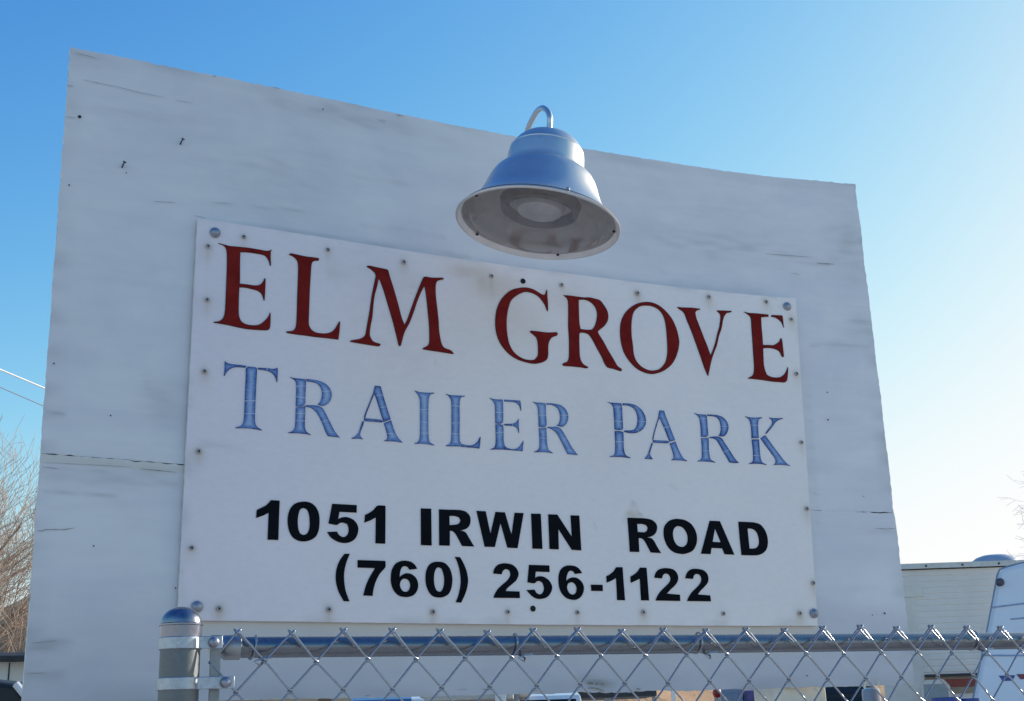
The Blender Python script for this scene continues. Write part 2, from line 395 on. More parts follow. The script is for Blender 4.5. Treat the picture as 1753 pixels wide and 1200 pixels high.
BOARD_LINES = [([(0.0349, 0.0858), (0.0602, 0.0868), (0.117, 0.0877), (0.1748, 0.0919), (0.2408, 0.093)], 0.0007260000000000001), ([(0.2631, 0.095), (0.3079, 0.094)], 0.000594), ([(-0.0011, 0.1097), (0.014, 0.1081)], 0.001056), ([(0.0111, 0.0163), (0.042, 0.0174), (0.0648, 0.0204)], 0.000858), ([(0.0042, 1.2108), (0.0172, 1.2109), (0.0207, 1.2075), (0.0624, 1.2059), (0.0847, 1.2011)], 0.001056), ([(2.0944, 0.2697), (2.1659, 0.2696), (2.2508, 0.2695)], 0.000924), ([(2.267, 0.2882), (2.2952, 0.2884), (2.3296, 0.2882)], 0.0014520000000000002), ([(2.174, 0.3277), (2.2059, 0.3314)], 0.00066), ([(2.368, 1.1296), (2.4026, 1.1311), (2.436, 1.1291)], 0.000924), ([(0.2205, 0.3825), (0.275, 0.3767)], 0.000792), ([(0.3716, 0.3608), (0.4227, 0.3556)], 0.000528), ([(0.3199, 0.4043), (0.3524, 0.4055)], 0.000528), ([(0.0001, 0.194), (0.0248, 0.1922)], 0.000792), ([(-0.0003, 1.056), (0.1039, 1.055), (0.2022, 1.0545)], 0.000528), ([(0.2224, 1.0574), (0.3038, 1.0609)], 0.000792), ([(0.0055, 1.0664), (0.0408, 1.0683)], 0.00066), ([(1.402, 1.5593), (1.4106, 1.5609), (1.4193, 1.5611)], 0.00396), ([(1.4262, 1.5627), (1.4333, 1.5628)], 0.00264), ([(1.4437, 1.5645), (1.4507, 1.5646)], 0.00264), ([(1.403, 1.5728), (1.4204, 1.5731), (1.4395, 1.5764), (1.4531, 1.5842)], 0.00231), ([(2.0406, 1.5513), (2.0461, 1.553)], 0.00198), ([(1.0992, 1.5703), (1.1206, 1.5707)], 0.001188), ([(1.026, 1.5705), (1.0584, 1.5696)], 0.00066), ([(0.783, 1.5802), (0.7936, 1.5804)], 0.00132), ([(1.2369, 1.5742), (1.2537, 1.5759)], 0.00132), ([(1.5494, 1.5769), (1.5619, 1.5787)], 0.00198), ([(0.0116, 1.4552), (0.0355, 1.4527), (0.0633, 1.4502)], 0.00066), ([(0.0041, 1.5193), (0.046, 1.5186)], 0.0007260000000000001), ([(0.8295, 0.0326), (0.8453, 0.0347)], 0.000924), ([(0.8737, 0.0079), (0.8969, 0.0075)], 0.0014520000000000002), ([(0.3564, 0.0043), (0.3656, 0.0049)], 0.001188), ([(0.5167, 0.0029), (0.5393, 0.0023)], 0.000792), ([(0.8173, 0.0334), (0.84, 0.0412)], 0.000792)]
def b_stain(u, v):
    x = 0.
    for (a, b, c, d, w, k) in BOARD_STREAKS: x = max(x, k * streak(u, v, a, b, c, d, w))
    for (a, b, ru, rv, k) in BOARD_BLOBS:
        q = gauss(u, v, a, b, ru, rv)
        if q > .01: x = max(x, k * q * (.45 + 1.1 * max(0, noise.noise((u * 14, v * 60, 7.)) + .25)))
    # grime that gathers along the outer edges
    e = min(u, W - u, v + .004, H - v)
    if e < .05: x = max(x, .30 * (1 - e / .05) * max(0, noise.noise((u * 6, v * 22, 4.)) + .25))
    return x
PC = [(0.3296, 0.4156), (2.174, 0.4164), (2.1402, 1.4136), (0.3202, 1.4052)]   # corners of the sign face (u, v): top-left, top-right, bottom-right, bottom-left
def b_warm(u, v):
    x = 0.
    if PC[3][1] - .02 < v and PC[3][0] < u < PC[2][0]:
        x = .55 * max(0., 1 - (v - PC[3][1]) / .12) * (.8 + .5 * noise.noise((u * 3, v * 12, 6.)))  # warm light bounced off the ground, painted on the board below the sign
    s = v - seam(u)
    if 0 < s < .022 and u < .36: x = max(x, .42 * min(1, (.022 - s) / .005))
    return x

bd = thing('sign_board', 'large weathered white plywood board behind the lettered sign', 'sign board', S(W / 2, H, 0) - Vector((0, 0, 1.768)))
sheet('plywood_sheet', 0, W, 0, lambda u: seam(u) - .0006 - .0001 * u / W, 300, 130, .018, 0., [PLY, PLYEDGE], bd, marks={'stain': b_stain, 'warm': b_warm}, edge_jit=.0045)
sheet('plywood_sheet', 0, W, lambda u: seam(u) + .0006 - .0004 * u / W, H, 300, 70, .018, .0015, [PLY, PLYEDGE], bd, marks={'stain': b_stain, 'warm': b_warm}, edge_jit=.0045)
# backing strip behind the seam, then the two posts and rails that carry the board
mb = MB()
for i in range(24):
    ua, ub = W * i / 24, W * (i + 1) / 24
    mb.add([S(ua + .01 * (i == 0), seam(ua) - .05, -.0195), S(ub - .01 * (i == 23), seam(ub) - .05, -.0195), S(ub - .01 * (i == 23), seam(ub) + .05, -.0195), S(ua + .01 * (i == 0), seam(ua) + .05, -.0195)], [(0, 3, 2, 1)])
obj('seam_backing', mb, GAP, bd)
def post(u0, u1):
    mb = MB(); z1 = 3.30
    o0 = -max(bow(u0), bow(u1)) - .0215
    for a, b in (((u0, u1)),):
        q = [P0 + D1 * a + NB * o0, P0 + D1 * b + NB * o0, P0 + D1 * b + NB * (o0 - .14), P0 + D1 * a + NB * (o0 - .14)]
        vs = [Vector((p.x, p.y, z)) for z in (-.05, z1) for p in q]
        mb.add(vs, [(0,1,2,3)[::-1], (4,5,6,7), (0,1,5,4), (1,2,6,5), (2,3,7,6), (3,0,4,7)])
    o = obj('support_post', mb, CREAM, bd, bevel=.004)
post(*(2.028, 2.183)); post(.27, .405)
# cracks, flaked spots and splits in the paint
for pts, wd in BOARD_LINES:
    mb = MB(); n = len(pts)
    for i in range(n - 1):
        (u0, v0), (u1, v1) = pts[i], pts[i+1]
        for k in range(6):
            ta, tb = k / 6, (k + 1) / 6
            tw = lambda t: wd * (.35 + .65 * math.sin(math.pi * min(1, max(0, (i + t) / (n - 1)))) ** .6) * (.6 + .6 * abs(noise.noise((u0 * 50 + t * 9, v0 * 60, 1.))))
            A = (u0 + (u1 - u0) * ta, v0 + (v1 - v0) * ta); B = (u0 + (u1 - u0) * tb, v0 + (v1 - v0) * tb)
            mb.add([S(A[0], A[1] - tw(ta), .0049), S(B[0], B[1] - tw(tb), .0049), S(B[0], B[1] + tw(tb), .0049), S(A[0], A[1] + tw(ta), .0049)], [(0, 3, 2, 1)])
    obj('paint_crack', mb, WOODGREY, bd)
for (u, v) in [(0.281, 0.2149), (0.1413, 0.3042)]:
    mb = MB(); b = S(u, v, 0)
    tip = b + NB * .016 + Vector((0, 0, .009)) + D1 * .003
    mb.tube([b - NB * .004, b + NB * .006 + Vector((0, 0, .003)), tip], .0019, 8)
    ax = (tip - b - NB * .008).normalized()
    mb.lathe([(0, 0), (.0044, 0), (.0047, .001), (.0045, .0022), (0, .0026)], tip, ax, 12)
    obj('nail', mb, NAILM, bd, smooth=True)
for (u, v, r) in [(0.0328, 0.1874, 0.0042), (0.0197, 0.3727, 0.002), (0.1519, 0.317, 0.0015), (0.6583, 0.0376, 0.002), (2.2581, 0.7112, 0.0022), (2.2503, 0.7981, 0.0028), (2.3672, 1.3796, 0.003), (2.3269, 1.3842, 0.0018), (2.0974, 1.5524, 0.0022), (2.3413, 1.0326, 0.0016), (0.1278, 1.2406, 0.0018), (0.1481, 0.9354, 0.0018), (0.0144, 0.8221, 0.002), (0.3152, 1.3316, 0.0018)]:
    mb = MB(); mb.lathe([(0, .0052), (r * .7, .0052), (r, .0046)], S(u, v, 0), NB, 10)
    obj('nail_hole', mb, GAP, bd)
# splinters at the broken lower edge
for (u, v, du, dv) in [(2.2757, 1.5888, -0.002, -0.028), (2.3221, 1.5883, -0.012, -0.026), (2.116, 1.5882, 0.004, 0.012)]:
    mb = MB()
    a, b = S(u, v, .004), S(u + du, v + dv, .016)
    mb.tube([a, (a + b) / 2 + NB * .004, b], [.0035, .0028, .0008], 5)
    obj('splinter', mb, CREAM, bd)

# ------------------------------------------------------------------ the lettered sign face
PF = .0165    # front of the sign face above the board
def pe(a, b): return lambda t: PC[a][0] + (PC[b][0] - PC[a][0]) * t
def pv(a, b): return lambda u: PC[a][1] + (PC[b][1] - PC[a][1]) * (u - PC[a][0]) / (PC[b][0] - PC[a][0])
SCREWS = [(0.4474, 0.448), (0.6722, 0.4491), (0.8887, 0.4509), (1.1526, 0.4552), (1.3731, 0.4546), (1.623, 0.4515), (1.8683, 0.4378), (2.069, 0.4354), (0.3578, 0.4866), (0.3607, 0.6276), (0.3608, 0.8113), (0.354, 1.0102), (0.3462, 1.2398), (0.4153, 1.3786), (0.6836, 1.3774), (0.9601, 1.3798), (1.1712, 1.3778), (1.3753, 1.378), (1.5775, 1.3762), (1.8328, 1.3793), (2.0843, 1.3786), (2.1506, 0.4865), (2.1501, 0.6607), (2.1439, 0.8747), (2.1406, 1.075), (2.1377, 1.2921)]
BOLTS = [(0.3742, 0.4481), (2.1409, 0.4453), (0.3636, 1.3751), (2.1299, 1.3788)]
HOLES = [(1.2506, 0.4578), (1.2443, 1.369)]
P_WARM = [(1.1643, 0.4831, 0.085, 0.05, 0.62), (1.1249, 0.4778, 0.035, 0.05, 0.65), (1.1059, 0.4527, 0.1, 0.025, 0.5), (1.6197, 0.47, 0.012, 0.022, 0.4), (1.3743, 0.4686, 0.014, 0.022, 0.5), (1.3694, 0.4939, 0.09, 0.05, 0.35), (1.2194, 0.5628, 0.13, 0.09, 0.26), (0.6953, 0.5011, 0.02, 0.03, 0.3), (1.5662, 1.1141, 0.016, 0.016, 0.5), (0.9036, 0.5007, 0.06, 0.03, 0.14)]
P_STAIN = [(1.5337, 1.1299, 1.5666, 1.0814, 0.008, 0.5), (1.5635, 1.0717, 1.5905, 1.1133, 0.007, 0.35), (2.1089, 0.4228, 2.0732, 0.4142, 0.004, 0.6), (2.1084, 0.4476, 2.1198, 0.4544, 0.002, 0.5), (2.1374, 0.4208, 2.1362, 0.4323, 0.002, 0.5), (2.1387, 0.4664, 2.16, 0.4727, 0.003, 0.5), (0.9778, 0.7095, 0.9791, 0.7305, 0.003, 0.3), (1.686, 1.0201, 1.7228, 1.0387, 0.006, 0.18), (1.4375, 1.1203, 1.4475, 1.168, 0.003, 0.25), (0.3603, 0.9913, 0.467, 0.9982, 0.01, 0.2), (0.3253, 1.3238, 0.3258, 1.2702, 0.006, 0.3), (0.3306, 0.9074, 0.3328, 0.8199, 0.006, 0.25), (0.9034, 0.5174, 0.9717, 0.5584, 0.02, 0.18), (0.6712, 0.5176, 0.736, 0.5082, 0.02, 0.15)]
rr = random.Random(3)
SCR = [(u, v, rr.uniform(.15, .75), rr.uniform(.0, 1.)) for u, v in SCREWS]
def p_rust(u, v):
    x = 0.
    for (a, b, k, d) in SCR:
        if abs(u - a) < .04 and -.03 < v - b < .16:
            x = max(x, k * .85 * gauss(u, v, a, b + .001, .0085, .0085))
            if d > .45 and v > b: x = max(x, .22 * d * math.exp(-((u - a) / .006) ** 2) * math.exp(-(v - b) / .035))
    return x
def p_warm(u, v):
    x = 0.
    for (a, b, ru, rv, k) in P_WARM:
        q = gauss(u, v, a, b, ru, rv)
        if q > .01: x = max(x, k * q * (.7 + .6 * noise.noise((u * 12, v * 6, 2.))))
    for (a, b, k, d) in SCR:
        q = gauss(u, v, a, b + .012, .017, .026)
        if q > .02: x = max(x, .5 * k * q)
    return x
def p_stain(u, v):
    x = 0.
    for (a, b, c, d, w, k) in P_STAIN: x = max(x, k * streak(u, v, a, b, c, d, w))
    n1 = noise.noise((u * 3.1, v * 2.3, 8.))
    x = max(x, .10 * max(0, n1 - .12) * (1 + noise.noise((u * 20, v * 44, 3.))))
    e = min(u - PC[0][0], PC[1][0] - u, v - PC[0][1], PC[3][1] - v)
    if e < .02: x = max(x, .35 * (1 - max(e, 0) / .02) * max(0, noise.noise((u * 11, v * 11, 5.)) + .1))
    return x
pn = thing('trailer_park_sign', 'white sign lettered in red, blue and black, bolted to the plywood board', 'sign', S(PC[3][0] + .9, PC[3][1], PF))
# the face is cut round its two drilled holes only in look: the holes are dark recessed plugs
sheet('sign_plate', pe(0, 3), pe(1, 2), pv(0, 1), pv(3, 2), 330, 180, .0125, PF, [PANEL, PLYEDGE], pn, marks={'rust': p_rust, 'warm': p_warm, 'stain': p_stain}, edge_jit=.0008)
for (u, v) in HOLES:
    mb = MB(); c = S(u, v, PF)
    mb.lathe([(0, .0026), (.0066, .0026), (.0072, .0028), (.0078, .0022)], c, NB, 20)
    obj('drilled_hole', mb, GAP, pn)
for (u, v) in BOLTS:
    mb = MB(); c = S(u, v, PF)
    mb.lathe([(.0138, 0.), (.0138, .004), (.0120, .0045), (.0112, .0048), (.0102, .0078), (.0075, .0102), (.004, .0114), (0, .0118)], c, NB, 24)
    obj('bolt', mb, BOLTM, pn, smooth=True)
for i, (u, v) in enumerate(SCREWS):
    mb = MB(); c = S(u, v, PF); r = .0052 + .0009 * rr.random()
    mb.lathe([(r, 0.), (r, .003), (r * .8, .0044), (r * .52, .0046), (r * .45, .0034), (0, .0034)], c, NB, 14, 0)
    a = rr.uniform(0, 3.14); e1 = D1 * math.cos(a) + Vector((0, 0, math.sin(a))); e2 = NB.cross(e1)
    for s1, s2 in ((e1, e2), (e2, e1)):
        q = c + NB * .0049
        mb.add([q + s1 * r * .55 + s2 * r * .16, q - s1 * r * .55 + s2 * r * .16, q - s1 * r * .55 - s2 * r * .16, q + s1 * r * .55 - s2 * r * .16], [(0, 1, 2, 3)], 1)
    obj('screw', mb, [SCREWM, SCREWD], pn, smooth=True, auto=50)

def SL(u, v, off): return S(u, v, off + wav(u, v))
GLYPHS = [
('E','red',[[(3829,4744),(3980,4761),(4115,4777),(4361,4764),(4609,4756),(4882,4763),(5065,4769),(5157,4746),(5214,4714),(5203,4744),(5185,4785),(5189,4976),(5198,5153),(5175,5161),(5145,5054),(5093,4961),(5027,4904),(4908,4886),(4703,4880),(4522,4887),(4398,4905),(4399,5160),(4409,5511),(4411,5745),(4590,5739),(4770,5743),(4905,5714),(4989,5632),(5037,5519),(5069,5520),(5068,5704),(5064,5916),(5055,6109),(5032,6107),(5003,6006),(4956,5925),(4864,5872),(4683,5844),(4548,5831),(4401,5844),(4398,6211),(4407,6532),(4432,6644),(4484,6734),(4596,6790),(4752,6799),(4886,6779),(4997,6715),(5107,6598),(5168,6505),(5207,6402),(5222,6456),(5222,6665),(5213,6805),(5185,6866),(5114,6891),(4889,6907),(4622,6915),(4356,6894),(4135,6867),(3873,6852),(3796,6847),(3789,6823),(3860,6810),(3946,6775),(4010,6706),(4044,6611),(4060,6437),(4065,6022),(4068,5558),(4066,5231),(4054,4975),(4023,4849),(3959,4788),(3869,4761)]],[]),
('L','red',[[(5677,4760),(5726,4741),(5902,4751),(6115,4767),(6282,4761),(6437,4760),(6482,4765),(6474,4822),(6445,4834),(6354,4852),(6295,4915),(6273,5034),(6260,5301),(6245,5639),(6238,5974),(6231,6330),(6230,6590),(6271,6691),(6330,6754),(6437,6795),(6590,6800),(6732,6776),(6850,6722),(6933,6634),(7004,6506),(7052,6417),(7078,6425),(7065,6653),(7033,6913),(6971,6913),(6709,6913),(6403,6917),(6169,6911),(5936,6911),(5660,6897),(5632,6877),(5659,6855),(5773,6832),(5853,6776),(5891,6666),(5905,6372),(5909,5899),(5917,5422),(5919,5062),(5893,4933),(5833,4857),(5750,4809),(5680,4796)]],[]),
('M','red',[[(7814,4776),(7902,4758),(8102,4771),(8253,4778),(8392,4790),(8430,4815),(8479,4982),(8579,5278),(8703,5694),(8813,6098),(8887,6280),(8965,6141),(9083,5818),(9188,5531),(9321,5189),(9414,4963),(9467,4854),(9533,4833),(9715,4838),(9950,4805),(10063,4797),(10055,4842),(9923,4885),(9848,4954),(9820,5097),(9823,5373),(9856,5695),(9889,6040),(9902,6337),(9944,6604),(9993,6746),(10069,6807),(10224,6845),(10326,6928),(10287,6946),(10067,6935),(9810,6926),(9579,6919),(9401,6905),(9439,6861),(9542,6801),(9595,6729),(9609,6617),(9609,6272),(9582,5904),(9548,5534),(9521,5287),(9497,5135),(9471,5138),(9370,5332),(9264,5596),(9158,5907),(9040,6205),(8898,6479),(8833,6682),(8781,6870),(8749,6898),(8719,6877),(8670,6677),(8572,6299),(8474,5970),(8350,5569),(8264,5310),(8176,5100),(8151,5108),(8113,5306),(8038,5587),(8000,5885),(7974,6180),(7925,6428),(7900,6672),(7937,6775),(8010,6855),(8195,6896),(8208,6919),(8158,6965),(7998,6967),(7753,6957),(7509,6945),(7352,6932),(7369,6897),(7509,6857),(7655,6809),(7753,6732),(7789,6637),(7831,6391),(7900,5995),(7955,5598),(8026,5244),(8071,5016),(8039,4934),(7926,4851),(7832,4808)]],[]),
('G','red',[[(12422,4783),(12574,4757),(12711,4762),(12848,4790),(12984,4853),(13120,4911),(13182,4891),(13221,4820),(13247,4744),(13265,4763),(13262,4947),(13271,5130),(13268,5314),(13251,5394),(13225,5358),(13175,5219),(13084,5086),(12978,4980),(12843,4917),(12706,4886),(12555,4893),(12402,4963),(12262,5058),(12121,5196),(12047,5359),(11985,5585),(11953,5820),(11949,6075),(11969,6277),(12008,6463),(12096,6644),(12226,6771),(12410,6862),(12571,6887),(12734,6875),(12818,6816),(12882,6721),(12898,6541),(12893,6337),(12857,6212),(12765,6132),(12672,6072),(12674,6030),(12715,6021),(12961,6022),(13181,6025),(13347,6008),(13500,5982),(13545,6027),(13515,6082),(13354,6158),(13266,6275),(13223,6433),(13206,6691),(13159,6823),(13032,6911),(12866,6964),(12730,6984),(12487,6961),(12221,6897),(11997,6775),(11829,6620),(11689,6407),(11617,6162),(11600,5935),(11618,5704),(11665,5493),(11752,5291),(11880,5108),(12048,4945),(12215,4847)]],[]),
('R','red',[[(13778,4849),(13962,4836),(14244,4841),(14443,4841),(14615,4821),(14814,4840),(14970,4876),(15091,5010),(15183,5161),(15211,5319),(15178,5482),(15053,5654),(14903,5774),(14837,5834),(14866,5910),(14997,6108),(15151,6383),(15307,6631),(15410,6805),(15534,6886),(15560,6923),(15514,6963),(15402,6941),(15261,6909),(15092,6884),(14999,6775),(14912,6574),(14784,6351),(14656,6114),(14551,5967),(14441,5920),(14300,5918),(14236,5945),(14217,6208),(14213,6598),(14241,6751),(14319,6860),(14442,6914),(14468,6943),(14397,6970),(14216,6959),(13965,6956),(13688,6959),(13640,6920),(13693,6872),(13792,6830),(13852,6734),(13878,6500),(13892,6110),(13889,5719),(13915,5322),(13918,5032),(13887,4929)],[(14268,4935),(14411,4911),(14553,4922),(14691,4987),(14799,5108),(14846,5277),(14821,5465),(14753,5657),(14661,5777),(14531,5811),(14362,5815),(14277,5810),(14253,5629),(14255,5286)]],[]),
('O','red',[[(16567,4749),(16802,4771),(17004,4859),(17200,5017),(17363,5219),(17477,5481),(17527,5721),(17541,5910),(17483,6158),(17374,6409),(17208,6636),(16974,6815),(16761,6912),(16524,6963),(16294,6936),(16068,6850),(15877,6695),(15717,6498),(15617,6270),(15572,5983),(15572,5718),(15627,5445),(15743,5219),(15916,5026),(16116,4884),(16328,4793)],[(16529,4867),(16677,4866),(16851,4916),(16991,5024),(17083,5192),(17124,5433),(17133,5703),(17128,6027),(17110,6270),(17041,6517),(16925,6686),(16769,6805),(16591,6852),(16416,6847),(16218,6772),(16055,6614),(15982,6422),(15967,6132),(15947,5868),(15956,5600),(16000,5301),(16087,5089),(16259,4936),(16380,4888)]],[]),
('V','red',[[(17561,4803),(17756,4802),(18059,4781),(18361,4787),(18329,4818),(18219,4862),(18167,4936),(18198,5112),(18283,5352),(18404,5698),(18501,5963),(18583,6228),(18674,6057),(18787,5802),(18871,5547),(18970,5290),(19035,5007),(19027,4897),(18937,4807),(18933,4783),(19155,4768),(19447,4752),(19412,4800),(19270,4841),(19168,4953),(19110,5084),(19041,5339),(18927,5598),(18823,5908),(18694,6165),(18599,6390),(18517,6640),(18445,6874),(18411,6823),(18326,6601),(18233,6284),(18115,5914),(17996,5543),(17872,5226),(17799,5013),(17731,4923),(17616,4866)]],[]),
('E','red',[[(19867,4743),(20033,4765),(20340,4759),(20721,4765),(20717,4836),(20575,4853),(20456,4879),(20443,5195),(20445,5475),(20436,5755),(20606,5748),(20804,5735),(20916,5680),(21014,5604),(21070,5502),(21100,5500),(21120,5597),(21124,5765),(21127,5960),(21126,6086),(21077,6102),(21043,6049),(20994,5940),(20895,5877),(20748,5845),(20566,5843),(20433,5866),(20420,6089),(20407,6394),(20433,6557),(20480,6692),(20595,6745),(20744,6764),(20926,6742),(21086,6642),(21174,6513),(21231,6405),(21231,6482),(21193,6706),(21148,6846),(21059,6900),(20910,6900),(20670,6900),(20311,6872),(20010,6859),(19813,6858),(19863,6814),(19975,6752),(20029,6666),(20066,6444),(20074,6058),(20085,5642),(20090,5279),(20099,4970),(20068,4874),(19983,4811)],[(20827,4772),(21010,4764),(21207,4761),(21215,4886),(21216,5056),(21217,5154),(21199,5099),(21153,4989),(21071,4910),(20956,4847),(20821,4829)]],[]),
('T','blue',[[(4096,7804),(4157,7846),(4258,7862),(4440,7863),(4643,7872),(4604,7921),(4479,7921),(4351,7934),(4243,7982),(4164,8064),(4117,8143),(4097,8183),(4082,8178),(4096,8024)],[(4925,7889),(5051,7882),(5201,7876),(5313,7880),(5388,7857),(5429,7834),(5437,7929),(5434,8062),(5429,8210),(5411,8206),(5384,8105),(5326,8016),(5231,7959),(5109,7939),(4941,7931)],[(4671,7885),(4791,7880),(4884,7889),(4907,7934),(4900,8171),(4891,8453),(4885,8826),(4881,9104),(4891,9288),(4936,9386),(5066,9468),(5061,9477),(4960,9463),(4868,9455),(4740,9447),(4577,9456),(4414,9468),(4410,9450),(4503,9419),(4565,9369),(4604,9274),(4616,9034),(4619,8664),(4624,8384),(4631,8103),(4627,7953)]],[(4609,8772,4894,8740),(4603,9090,4880,9071),(5163,7880,5150,7942)]),
('R','blue',[[(5752,8046),(5857,8062),(6001,8063),(6155,8063),(6175,8132),(6168,8333),(6162,8543),(6160,8695),(6098,8761),(6012,8788),(5917,8785),(5923,8546),(5924,8261),(5906,8149),(5848,8097)],[(5921,8814),(6012,8806),(6108,8779),(6165,8748),(6164,8959),(6156,9186),(6163,9335),(6212,9425),(6318,9488),(6309,9500),(6223,9480),(6099,9475),(5966,9472),(5834,9483),(5730,9489),(5740,9473),(5824,9441),(5889,9367),(5911,9262),(5917,9018)],[(6178,8055),(6329,8053),(6504,8066),(6641,8105),(6760,8180),(6836,8288),(6860,8401),(6841,8518),(6783,8619),(6706,8684),(6618,8714),(6492,8693),(6559,8611),(6597,8493),(6601,8349),(6565,8237),(6486,8153),(6369,8122),(6194,8111)],[(6184,8740),(6280,8730),(6444,8722),(6599,8760),(6688,8876),(6767,9021),(6847,9166),(6926,9311),(7005,9418),(7088,9495),(6947,9491),(6772,9486),(6712,9385),(6633,9203),(6554,9039),(6475,8913),(6377,8827),(6280,8783),(6184,8778)]],[(5912,8272,6167,8241),(5917,8547,6162,8543),(5916,8971,6160,8956),(5914,9172,6151,9149),(6584,9141,6787,9067),(6605,8339,6840,8307)]),
('A','blue',[[(8048,8047),(8204,8046),(8249,8209),(8315,8417),(8403,8687),(8480,8904),(8279,8991),(8213,8789),(8125,8520),(8048,8303),(7992,8255)],[(8290,9026),(8491,8930),(8546,9100),(8612,9264),(8700,9395),(8812,9492),(8744,9491),(8566,9479),(8299,9495),(8310,9473),(8377,9441),(8388,9356),(8356,9221)],[(7988,8266),(8014,8300),(7959,8429),(7881,8627),(7804,8824),(7775,8922),(7738,8931),(7782,8784),(7881,8543)],[(7749,8939),(7925,8936),(8190,8939),(8261,8975),(8234,9009),(8035,9007),(7782,9012),(7738,8982)],[(7694,9023),(7745,9023),(7706,9148),(7651,9299),(7629,9384),(7662,9444),(7717,9492),(7597,9483),(7406,9502),(7413,9480),(7510,9425),(7586,9336),(7640,9195)]],[(8070,8301,8260,8277),(8169,8633,8359,8580),(8378,9293,8567,9268)]),
('I','blue',[[(9166,8070),(9281,8094),(9465,8099),(9731,8074),(9719,8097),(9626,8134),(9578,8215),(9558,8369),(9548,8674),(9546,9105),(9550,9319),(9571,9425),(9714,9491),(9696,9506),(9559,9486),(9354,9483),(9150,9503),(9161,9481),(9252,9438),(9299,9338),(9313,9124),(9319,8693),(9319,8347),(9291,8219),(9223,8128)]],[(9320,8568,9555,8543),(9316,8887,9549,8916),(9312,9213,9550,9191)]),
('L','blue',[[(10064,8074),(10185,8099),(10373,8095),(10632,8081),(10620,8100),(10525,8130),(10476,8212),(10459,8423),(10455,8818),(10443,9145),(10450,9340),(10488,9391),(10435,9481),(10295,9487),(10045,9498),(10053,9472),(10134,9444),(10194,9358),(10215,9140),(10223,8727),(10230,8398),(10217,8224),(10149,8131)],[(10507,9405),(10600,9427),(10763,9431),(10882,9386),(10978,9303),(11040,9189),(11064,9176),(11049,9298),(11020,9496),(10856,9489),(10645,9489),(10458,9486)]],[(10221,8395,10465,8383),(10216,8862,10459,8843),(10214,9151,10452,9140),(10604,9416,10593,9499)]),
('E','blue',[[(11354,8077),(11465,8096),(11609,8101),(11727,8091),(11756,8136),(11756,8338),(11752,8572),(11742,8707),(11705,8756),(11623,8774),(11516,8770),(11519,8557),(11520,8356),(11506,8223),(11437,8129)],[(11515,8803),(11623,8790),(11730,8807),(11749,8873),(11746,9072),(11742,9238),(11773,9376),(11707,9484),(11564,9488),(11341,9503),(11351,9486),(11440,9455),(11497,9369),(11517,9187),(11518,8972)],[(11790,8091),(11971,8085),(12284,8080),(12296,8161),(12303,8346),(12292,8361),(12273,8273),(12231,8200),(12151,8147),(12042,8133),(11879,8140),(11806,8140)],[(11752,8786),(11821,8764),(12002,8751),(12112,8713),(12177,8658),(12221,8596),(12210,8740),(12214,8974),(12206,8991),(12186,8909),(12134,8837),(12054,8809),(11910,8808),(11802,8806)],[(11782,9380),(11834,9422),(11941,9448),(12067,9445),(12176,9400),(12261,9312),(12338,9195),(12320,9333),(12299,9492),(12137,9485),(11922,9482),(11725,9483)]],[(11522,8473,11751,8459),(11516,9038,11744,9019),(12029,8749,12018,8807)]),
('R','blue',[[(12661,8082),(12775,8093),(12922,8092),(13033,8096),(13064,8145),(13058,8358),(13063,8579),(13061,8714),(13013,8765),(12929,8777),(12823,8778),(12827,8595),(12823,8341),(12807,8207),(12755,8134)],[(12825,8818),(12965,8805),(13049,8783),(13049,8985),(13055,9254),(13085,9403),(13219,9487),(13209,9499),(13118,9484),(12972,9476),(12789,9487),(12652,9499),(12662,9478),(12764,9430),(12816,9352),(12833,9134)],[(13074,8093),(13219,8082),(13405,8093),(13552,8125),(13678,8227),(13738,8343),(13745,8463),(13707,8585),(13628,8684),(13532,8730),(13431,8715),(13375,8710),(13453,8637),(13493,8497),(13493,8378),(13453,8244),(13364,8161),(13236,8126),(13087,8126)],[(13096,8759),(13225,8754),(13355,8745),(13492,8787),(13588,8916),(13709,9112),(13811,9292),(13916,9421),(13987,9498),(13819,9494),(13671,9489),(13587,9322),(13485,9126),(13383,8947),(13276,8852),(13168,8800),(13094,8793)]],[(12824,8452,13058,8452),(12824,9092,13053,9094),(13501,8408,13745,8391)]),
('P','blue',[[(15016,7911),(15127,7921),(15291,7919),(15454,7918),(15480,7998),(15476,8220),(15476,8460),(15471,8662),(15425,8693),(15322,8701),(15201,8694),(15208,8422),(15204,8165),(15192,8037),(15135,7958)],[(15202,8743),(15341,8735),(15472,8754),(15469,8955),(15457,9193),(15474,9337),(15519,9425),(15658,9481),(15646,9498),(15535,9488),(15394,9479),(15212,9482),(15000,9499),(15011,9475),(15114,9448),(15169,9372),(15197,9153)],[(15506,7914),(15681,7905),(15845,7920),(16006,7979),(16142,8100),(16219,8244),(16234,8392),(16195,8524),(16104,8641),(15975,8722),(15828,8765),(15664,8771),(15523,8751),(15495,8712),(15587,8701),(15752,8685),(15858,8638),(15926,8541),(15968,8372),(15958,8224),(15915,8097),(15818,8011),(15677,7969),(15513,7968)]],[(15201,8045,15478,8022),(15196,8456,15477,8449),(15203,9053,15467,9043),(15966,8409,16232,8410),(15879,8627,15985,8722),(15877,8053,15964,7982)]),
